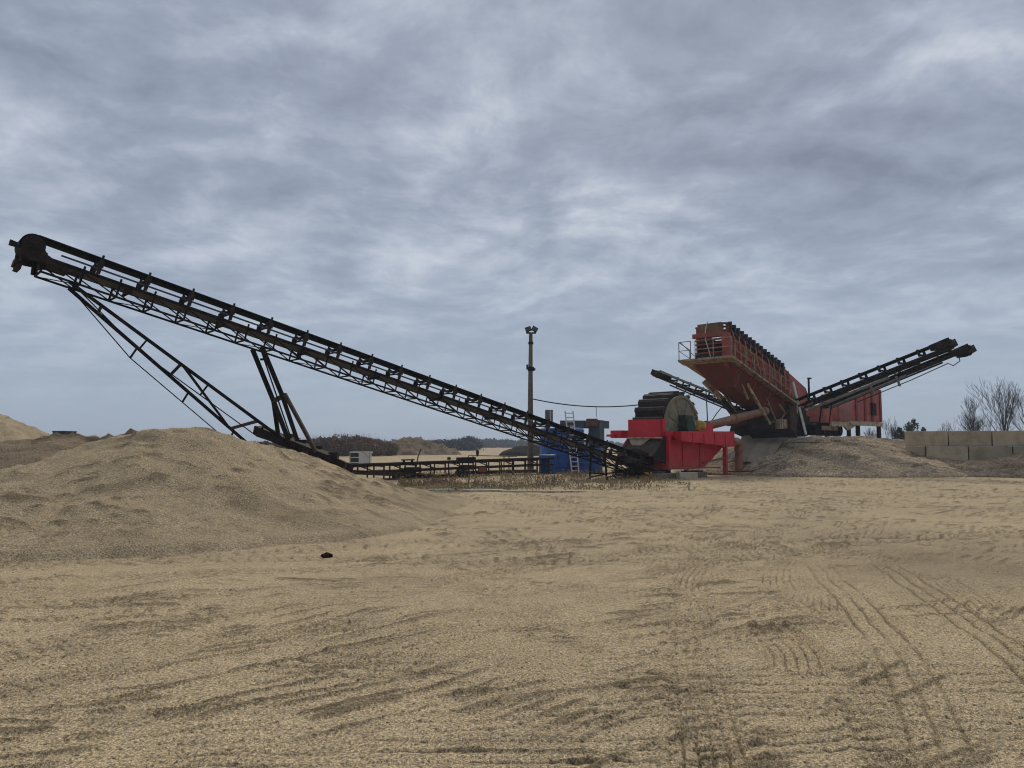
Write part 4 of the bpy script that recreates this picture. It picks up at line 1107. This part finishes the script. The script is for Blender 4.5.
for px in (563, 577):
    p = at(px, 430, 50.8); strut('post', (p.x, p.y, 0), (p.x, p.y, pa.z - .5), .16, .16, M['steel'], tb)
cab = empty('grey_cabinet', (at(549, 470, 50).x, 50, 0), 'grey upright cabinet poking up above the conveyor left of the white ladder', 'cabinet')
p = at(549, 419, 50); zt = at(549, 410, 50).z
b = MB(); b.box((p.x, p.y, zt - .55), (.50, .5, 1.1)); b.build('body', M['grey'], cab)
b = MB(); b.box((p.x + .08, p.y - .26, zt - .45), (.05, .03, .8)); b.build('door_edge', M['white'], cab)
b = MB(); b.box((p.x - .13, p.y - .26, zt - .45), (.22, .02, .8)); b.build('door', M['timber'], cab)
strut('post', (p.x, p.y, 0), (p.x, p.y, zt - 1.1), .14, .14, M['steel'], cab)
lad = empty('ladder', (at(572, 473, 45).x, 45, 0), 'white metal ladder leaning against the blue tanks', 'ladder')
def ladder_part(xl, xr, y0, y1, Y0, Y1, n):
    for x in (xl, xr): strut('stile', at(x[0], y0, Y0), at(x[1], y1, Y1), .07, .07, M['white'], lad)
    for k in range(n):
        f_ = (k + .5) / n
        a = lerp(at(xl[0], y0, Y0), at(xl[1], y1, Y1), f_); c = lerp(at(xr[0], y0, Y0), at(xr[1], y1, Y1), f_)
        strut('rung', a, c, .05, .05, M['white'], lad)
ladder_part((572, 565), (579, 573), 473, 411, 45.0, 46.0, 14)

# rubbish sack / reddish plant by the cabinet
# ------------------------------------------------------------------ lamp pole and overhead cable
pb_ = at(530.5, 470, 46.5); ptop = at(530.8, 333, 46.5)
lp = empty('lamp_pole', (pb_.x, pb_.y, 0), 'tall weathered lamp pole with a pair of floodlights on top', 'lamp pole')
b = MB(); b.path([(pb_.x, pb_.y, -.2), (pb_.x, pb_.y, 3.2), (pb_.x + .01, pb_.y, 5.9), (ptop.x, pb_.y, ptop.z)], [.20, .17, .14, .11], 12); b.build('pole', M['pole'], lp, True)
zc_ = at(531, 369, 46.5).z
b = MB(); b.tube((ptop.x, pb_.y, zc_ - .12), (ptop.x, pb_.y, zc_ + .12), .2, n=12); b.box((ptop.x - .22, pb_.y, zc_ + .12), (.12, .12, .3)); b.box((ptop.x + .2, pb_.y, zc_ - .02), (.16, .12, .14)); b.build('clamp', M['steel'], lp)
b = MB(); b.tube((ptop.x, pb_.y, ptop.z - .7), (ptop.x, pb_.y, ptop.z - .55), .16, n=10); b.build('band', M['steel'], lp)
b = MB(); b.bar((ptop.x - .28, pb_.y, ptop.z + .0), (ptop.x + .32, pb_.y, ptop.z + .0), .09, .09); b.build('cross_arm', M['black'], lp)
for sx, tilt in ((-.16, 18), (.24, -30)):
    a = R(tilt); ax = (V((math.cos(a), 0, math.sin(a))), V((0, 1, 0)), V((-math.sin(a), 0, math.cos(a))))
    b = MB(); c = V((ptop.x + sx, pb_.y - .1, ptop.z + .22)); b.box(c, (.36, .24, .28), ax); o = b.build('floodlight', M['black'], lp)
    bb = MB(); bb.box(c - V((0, .13, 0)), (.32, .02, .2), ax); bb.build('lens', M['glass'], o)
    bb = MB(); bb.bar(c - V((0, 0, .24)), c - V((0, 0, .02)), .08, .2); bb.build('bracket', M['black'], o)
cpts = []
q0, q1 = V((pb_.x + .15, pb_.y, at(534, 399, 46.5).z)), at(706, 390, 47.5)
for k in range(25):
    f_ = k / 24; p = lerp(q0, q1, f_); p.z -= 4 * f_ * (1 - f_) * .74; cpts.append(p)
b = MB(); b.path(cpts, .035, 5); o = tag(b.build('overhead_cable', M['black'], None, True), 'sagging black cable strung from the lamp pole to the screening machine', 'cable')
p = lerp(q0, q1, .36); p.z -= 4 * .36 * .64 * .74
b = MB(); b.path([p, p - UZ * .3, p - UZ * .62], .02, 5); b.build('cable_drop', M['black'], o)

# ------------------------------------------------------------------ low rusty ground conveyor
gA = V((at(338, 468, 36.5).x, 36.5, .70)); gB = V((at(548, 458, 45.0).x, 45.0, .92))
GA = (gB - gA); GL = GA.length; GA.normalize(); GW = V((GA.y, -GA.x, 0)).normalized()
def G(s, w=0, z=0): return gA + GA * s + GW * w + UZ * z
gc = empty('ground_conveyor', (G(GL / 2).x, G(GL / 2).y, 0), 'long low rusty conveyor frame lying on the ground left of the blue tanks', 'conveyor')
for w in (-.5, .5):
    strut('top_rail', G(-.1, w, 0), G(GL, w, 0), .09, .13, M['rustdark'], gc)
    strut('lower_rail', G(0, w, -.34), G(GL, w, -.36), .08, .09, M['rustdark'], gc)
    strut('skid', G(.5, w, -.74), G(GL * .62, w, -.84), .10, .10, M['rust'], gc)
for k in range(15):
    s = .4 + k * (GL - .8) / 14
    for w in (-.5, .5): strut('post', G(s, w, .0), G(s, w, -.9), .07, .07, M['rustdark'], gc)
    b = MB(); b.tube(G(s, -.48, -.05), G(s, .48, -.05), .06, n=8); b.build('roller', M['rustdark'], gc)
for k in range(7):
    s = .9 + k * (GL - 1.8) / 6.6
    strut('brace', G(s, .5, -.04), G(s + .9, .5, -.34), .05, .05, M['rust'], gc)
b = MB(); b.sweep([(-.42, .03), (.42, .03), (.42, .0), (-.42, .0)], G(3.2), G(GL - .2), GW, UZ); b.build('belt', M['rubber'], gc)
for s, sz in ((3.6, .5), (7.0, .42)):
    b = MB(); b.box(G(s, .58, -.32), (.45, .3, .3), (GA, GW, UZ)); b.tube(G(s + .2, .6, -.3), G(s + .65, .6, -.3), .13, n=10); b.box(G(s - .3, .6, -.5), (.3, .25, .3), (GA, GW, UZ)); b.build('drive_unit', M['steel'], gc)
b = MB(); b.box(G(3.6, .45, .20), (.62, .3, .06), (GA, GW, UZ)); b.box(G(3.36, .45, .08), (.08, .1, .25), (GA, GW, UZ)); b.box(G(3.84, .45, .08), (.08, .1, .25), (GA, GW, UZ)); b.build('motor_bracket', M['rustdark'], gc)
b = MB(); b.box(G(7.3, .3, .16), (1.0, .4, .14), (GA, GW, UZ)); b.tube(G(6.2, .3, .12), G(6.2, .3, .26), .09, n=8); b.build('scraper', M['rustdark'], gc)
b = MB(); b.box(G(8.2, .55, -.45), (.5, .1, .26), (GA, GW, UZ)); b.build('guard', M['oldred'], gc)
b = MB(); b.prism([G(-.6, w, z) for w, z in ((-.3, -.45), (.5, -.5), (.3, -.1))], GA * 1.1); b.build('tail_plate', M['rust'], gc)
def beam(p, q, w, h, m, label, name='steel_girder'):
    p, q = V(p), V(q); b = MB(); d = (q - p).normalized(); b.bar(p, q, w * .35, h)
    x = d.cross(UZ).normalized()
    for e in (-1, 1): b.bar(p + UZ * (e * h * .45), q + UZ * (e * h * .45), w, h * .12)
    return tag(b.build(name, m), label, 'girder')
beam(at(352, 472, 35.2), at(432, 476, 38.0), .16, .2, M['rust'], 'rusty steel beam lying in front of the left end of the low conveyor')
beam(at(392, 477, 36.6), at(470, 475.5, 38.8), .14, .16, M['rustdark'], 'dark steel beam lying among the weeds below the low conveyor')
beam(at(455, 473, 40.5), at(536, 471, 43.0), .14, .18, M['rust'], 'thin rusty beam lying below the right half of the low conveyor')
# stick, frame
b = MB(); b.path([at(421, 449, 42.5), at(418, 457, 42.2), at(414.5, 477, 41.8)], .035, 6); tag(b.build('marker_stick', M['rustdark']), 'thin leaning stick standing by the low rusty conveyor', 'stick')
fr = empty('pipe_frame', (at(490, 470, 45.5).x, 45.5, 0), 'thin rusty pipe frame standing behind the low conveyor', 'frame')
strut('rail', at(468, 455.3, 45.5), at(517, 456.5, 46.0), .05, .06, M['tan'], fr, 'rod')
for px in (468.6, 473, 504, 509):
    p = at(px, 456, 45.6); strut('post', (p.x, p.y, 0), p, .06, .06, M['rust'], fr, 'rod')
b = MB(); p = at(477.5, 452.5, 45.5); b.box(p, (.17, .15, .26)); b.tube(p - UZ * .12, p - UZ * .24, .05, n=8); b.build('lamp_head', M['black'], fr)
# white cabin across the yard
wc = empty('white_kiosk', (at(361, 466, 60).x, 60, 0), 'small white kiosk with two dark shelves behind the low conveyor', 'kiosk')
p = V((at(361, 466, 60).x, 60, 0)); zt = at(361, 452, 60).z
b = MB(); b.box((p.x + .32, p.y, zt / 2), (.84, .9, zt - .06)); b.build('wall', M['white'], wc)
b = MB(); b.box((p.x - .45, p.y + .2, zt / 2), (.70, .5, zt - .06)); b.build('recess', M['glass'], wc)
b = MB(); b.box((p.x, p.y, zt - .02), (1.62, 1.0, .10)); b.build('roof', M['white'], wc)
for z in (zt - .42, zt - .82): 
    b = MB(); b.box((p.x - .45, p.y - .12, z), (.72, .5, .07)); b.build('shelf', M['white'], wc)
strut('post', (p.x - .78, p.y - .4, 0), (p.x - .78, p.y - .4, zt), .07, .07, M['grey'], wc)
strut('post', (p.x + .77, p.y - .46, 0), (p.x + .77, p.y - .46, zt), .05, .05, M['grey'], wc)
# dark truck body behind the left pile
p = V((at(64.5, 436, 88).x, 88, 0)); zt = at(64, 431, 88).z
tk = empty('steel_skip', p, 'dark open steel skip just showing above the moist sand pile', 'skip')
b = MB(); b.hexa([p + V(q) for q in ((-.6, -1, .1), (.6, -1, .1), (.6, 1, .1), (-.6, 1, .1), (-.68, -1.2, zt - .1), (.68, -1.2, zt - .1), (.68, 1.2, zt - .1), (-.68, 1.2, zt - .1))]); b.build('body', M['steel'], tk)
b = MB(); b.box(p + V((0, 0, zt - .06)), (1.45, 2.5, .1)); b.build('rim', M['steel'], tk)

# pale slabs lying in the weeds
def slab(px0, px1, py, Y, dp_, th_, m, label, ang=0, seed=0):
    a, c = at(px0, py, Y), at(px1, py, Y); rnd = random.Random(seed)
    cx = (a.x + c.x) / 2; L = c.x - a.x; z = ground_z(cx, Y)
    b = MB(); n = 10; top = []
    for k in range(n):
        f_ = k / (n - 1); top.append((a.x + L * f_, Y - dp_ / 2 + rnd.uniform(-.12, .12)))
    for k in range(n):
        f_ = 1 - k / (n - 1); top.append((a.x + L * f_, Y + dp_ / 2 + rnd.uniform(-.12, .12)))
    b.prism([(x, y, z - .05) for x, y in top], (0, 0, th_ + .05))
    return tag(b.build('concrete_slab', m), label, 'slab')
slab(428, 456, 490, 29.3, 1.1, .05, M['paleconc'], 'broken pale slab at the foot of the long sand pile', seed=1)
slab(462, 503, 491, 28.2, .8, .07, M['paleconc'], 'longest pale slab lying in front of the dry weeds', seed=2)
slab(500, 586, 492.5, 27.6, .35, .05, M['tan'], 'narrow tan strip of slab trailing right in front of the dry weeds', seed=3)

# ------------------------------------------------------------------ dry weeds
def weeds(name, n, seed, m, ranges, hmin, hmax, thin=.010, gap=.0):
    rnd = random.Random(seed); b = MB()
    for _ in range(n):
        while True:
            px = ranges[0][0] + (ranges[0][1] - ranges[0][0]) * rnd.random() ** 1.5; py = ranges[1][0] + (ranges[1][1] - ranges[1][0]) * rnd.random()
            dd_ = 760 * 1.7 / (py - 445)
            p = at(px, py, dd_)
            if fbm(np.array([p.x / 1.6]), np.array([p.y / 1.6]), 2, seed)[0] > gap: break
        h = rnd.uniform(hmin, hmax) * rnd.uniform(.4, 1) * (.6 + 1.2 * float(vnoise(np.array([p.x / .7]), np.array([p.y / .7]), seed + 3)[0]))
        a = rnd.uniform(0, 6.28); ln = rnd.uniform(.1, .9) * h
        w = thin * rnd.uniform(.7, 1.5); r_ = V((math.cos(a + 1.57), math.sin(a + 1.57), 0)) * w
        base = V((p.x, p.y, -.02)); mid = base + V((math.cos(a) * ln * .4, math.sin(a) * ln * .4, h * .6)); tip = base + V((math.cos(a) * ln, math.sin(a) * ln, h))
        b.add([base - r_, base + r_, mid + r_ * .7, mid - r_ * .7, tip], [(0, 1, 2, 3), (3, 2, 4)])
        if rnd.random() < .5:
            for _k in range(3):
                f_ = rnd.uniform(.4, .95); q = lerp(base, tip, f_); a2 = rnd.uniform(0, 6.28)
                e = q + V((math.cos(a2), math.sin(a2), .9)) * h * .18; b.add([q - r_ * .6, q + r_ * .6, e], [(0, 1, 2)])
        if rnd.random() < .3:
            s = .03; b.add([tip + V((-s, 0, 0)), tip + V((0, -s, s)), tip + V((s, 0, 0)), tip + V((0, s, s * 2.4))], [(0, 1, 2), (0, 2, 3), (1, 2, 3)])
    return tag(b.build(name, m), kind='stuff')
weeds('dry_weeds', 3000, 11, M['weed'], ((400, 650), (472.5, 489)), .08, .42, .009, .16)
weeds('dry_grass', 6500, 12, M['weedpale'], ((400, 690), (473, 490)), .05, .22, .009)

# ------------------------------------------------------------------ bare trees
def bare_tree(px, py_top, Y, seed, label, nstem=1, spread=.35, depth=5, m='twig', width=.02, name='bare_tree', wide=1.0):
    rnd = random.Random(seed)
    base = V((at(px, 440, Y).x, Y, 0)); h = at(px, py_top, Y).z
    o = empty(name, base, label, 'tree', 'bare trees behind the block wall')
    trunk, crown = MB(), MB()
    def grow(p, d, L, r, lev):
        n = 3; pts = [p]; rs = [r]
        for k in range(n):
            d = (d + V((rnd.uniform(-1, 1), rnd.uniform(-1, 1), rnd.uniform(-.2, .5))) * .10).normalized()
            p = p + d * (L / n); pts.append(p); rs.append(r * (1 - .35 * (k + 1) / n))
        (trunk if lev == 0 else crown).path(pts, rs, 5 if lev < 2 else 3, cap=False)
        if lev >= depth: return
        nb = 3 if lev < 3 else 2 + (rnd.random() < .6)
        for k in range(nb + (2 if lev == 0 else 0)):
            f_ = rnd.uniform(.35, 1.0) if k else 1.0
            i = min(n - 1, int(f_ * n)); q = lerp(pts[i], pts[i + 1], f_ * n - i) if f_ < 1 else pts[-1]
            a = rnd.uniform(0, 6.28); s = spread * rnd.uniform(.6, 1.4) * (1.0 if k else .4)
            u = d.cross(V((0, 1, .01))).normalized(); v = d.cross(u)
            nd = (d + (u * math.cos(a) + v * math.sin(a)) * s * wide + V((0, 0, .12))).normalized()
            grow(q, nd, L * rnd.uniform(.55, .8), max(width * .5, rs[-1] * rnd.uniform(.45, .7)), lev + 1)
    for k in range(nstem):
        a = rnd.uniform(0, 6.28); off_ = V((math.cos(a), math.sin(a), 0)) * (.35 * (nstem > 1))
        grow(base + off_ * rnd.uniform(.3, 2.0), (V((0, 0, 1)) + off_ * .3).normalized(), h * .36, h * .014, 0)
    # scale to the height it has
    top = max(v[2] for v in crown.v); kk = h / top
    for mb in (trunk, crown): mb.v = [(base.x + (x - base.x) * kk, base.y + (y - base.y) * kk, z * kk) for x, y, z in mb.v]
    trunk.build('trunk', M['bark'], o); crown.build('crown', M[m], o)
    return o
TR = [(1006, 374, 84, 21, 'tallest bare tree above the right end of the block wall', 3, .36, 5),
      (1034, 380, 88, 29, 'bare tree cut off by the right edge of the picture', 2, .38, 5),
      (972, 392, 82, 22, 'slender bare tree above the middle of the block wall', 2, .28, 5),
      (963, 398, 84, 27, 'slightly shorter bare tree left of the slender one', 1, .30, 5),
      (990, 412, 86, 23, 'low bare tree in the gap between the tall and slender trees', 3, .45, 4),
      (952, 420, 80, 24, 'small bare sapling above the block wall, left of the slender trees', 2, .3, 4),
      (944, 423, 90, 28, 'smallest bare sapling above the first block joint of the wall', 2, .3, 3),
      (893, 416, 95, 25, 'thin bare tree right of the red feed hopper', 2, .32, 4),
      (870, 424, 110, 26, 'bare shrub seen between the legs of the feed hopper', 4, .5, 4),
      (905, 424, 92, 33, 'low bare shrub at the left end of the block wall', 4, .5, 4)]
for (px, py, Y, sd_, lab, ns, spr, dep_) in TR: bare_tree(px, py, Y, sd_, lab, ns, spr, dep_)

def leafy(mb, c, rx, ry, rz, n, size, rnd):
    for _ in range(n):
        while True:
            x, y, z = rnd.uniform(-1, 1), rnd.uniform(-1, 1), rnd.uniform(-1, 1)
            if x * x + y * y + z * z < 1: break
        p = V((c[0] + x * rx, c[1] + y * ry, max(.05, c[2] + z * rz)))
        u = V((rnd.gauss(0, 1), rnd.gauss(0, 1), rnd.gauss(0, 1))).normalized(); v = u.cross(V((rnd.gauss(0, 1), rnd.gauss(0, 1), rnd.gauss(0, 1)))).normalized()
        s = size * rnd.uniform(.5, 1.4)
        mb.add([p - u * s, p + v * s * .45, p + u * s, p - v * s * .45], [(0, 1, 2, 3)])
rnd = random.Random(5)
def conifer(px, pyt, Y, w, seed, label):
    rnd = random.Random(seed); base = V((at(px, 440, Y).x, Y, 0)); h = at(px, pyt, Y).z
    o = empty('evergreen_tree', base, label, 'tree')
    b = MB(); b.path([base, base + UZ * h * .95], [h * .03, h * .006], 6); b.build('trunk', M['bark'], o)
    b = MB()
    for k in range(26):
        f_ = rnd.uniform(.12, .93); r_ = w * (1 - abs(f_ - .4) ** 1.5 * 1.6) * rnd.uniform(.5, 1.1) + .1
        a = rnd.uniform(0, 6.28); c = base + V((math.cos(a) * r_ * .7, math.sin(a) * r_ * .7, h * f_)); leafy(b, c, r_ * .45, r_ * .45, h * .09, 90, .11, rnd)
    b.build('crown', M['evergreen'], o)
conifer(912, 418.5, 86, 1.15, 3, 'dark evergreen tree just above the left end of the block wall')
conifer(923, 425, 86, .9, 4, 'smaller evergreen right of the dark one above the wall')
conifer(899, 427, 92, 1.0, 6, 'low evergreen left of the block wall end')

# ------------------------------------------------------------------ thicket and far woods
def woods(name, spans, m, seed, leaf, dens, twigs=True):
    rnd = random.Random(seed); b = MB()
    for (px0, px1, yt0, yt1, Y, step) in spans:
        px = px0
        while px < px1:
            f_ = (px - px0) / max(1, px1 - px0); yt = yt0 + (yt1 - yt0) * f_ + rnd.uniform(-2.2, 2.2)
            YY = Y * rnd.uniform(.95, 1.1)
            c = at(px, yt, YY); h = max(.6, c.z); r_ = h * rnd.uniform(.35, .6) + step / 760 * YY * .4
            leafy(b, (c.x, YY, h * .45), r_, r_, h * .52, int(dens * rnd.uniform(.7, 1.3)), leaf, rnd)
            if twigs:
                for _ in range(26):
                    a = rnd.uniform(0, 6.28); s = rnd.uniform(0, r_); p = V((c.x + math.cos(a) * s, YY + math.sin(a) * s, 0)); q = p + V((rnd.uniform(-.3, .3) * h, rnd.uniform(-.3, .3) * h, h * rnd.uniform(.7, 1.3))); w = V((leaf * .13, 0, 0)); b.add([p - w, p + w, q], [(0, 1, 2)])
            px += step * rnd.uniform(.6, 1.4)
    return tag(b.build(name, m), kind='stuff')
woods('thicket', [(262, 322, 442, 437, 118, 5), (318, 345, 436, 433.5, 118, 4), (343, 366, 434, 435, 120, 4), (362, 392, 436, 443, 118, 4)], M['bushbrown'], 3, .22, 620)
woods('far_scrub', [(425, 470, 441, 439.5, 240, 3.5), (462, 480, 436.5, 438, 240, 4)], M['farwood'], 4, .5, 260)
woods('far_woods', [(-60, 1090, 442.5, 442, 620, 4), (300, 540, 441, 441, 520, 4), (480, 540, 440, 441, 480, 4)], M['farwood'], 6, 1.3, 130, False)

# ------------------------------------------------------------------ haze: far woods fade towards blue
hm = bpy.data.materials.new('haze'); hm.use_nodes = True
t = NT(hm.node_tree); hm.node_tree.nodes.clear()
vol = t.n('ShaderNodeVolumePrincipled', {'Color': (.80, .88, 1.0, 1), 'Density': .0006, 'Anisotropy': .2})
out = t.n('ShaderNodeOutputMaterial'); hm.node_tree.links.new(vol.outputs[0], out.inputs['Volume'])
b = MB(); b.box((0, 350, 5.5), (2600, 1000, 13.4)); tag(b.build('haze', hm), kind='stuff')
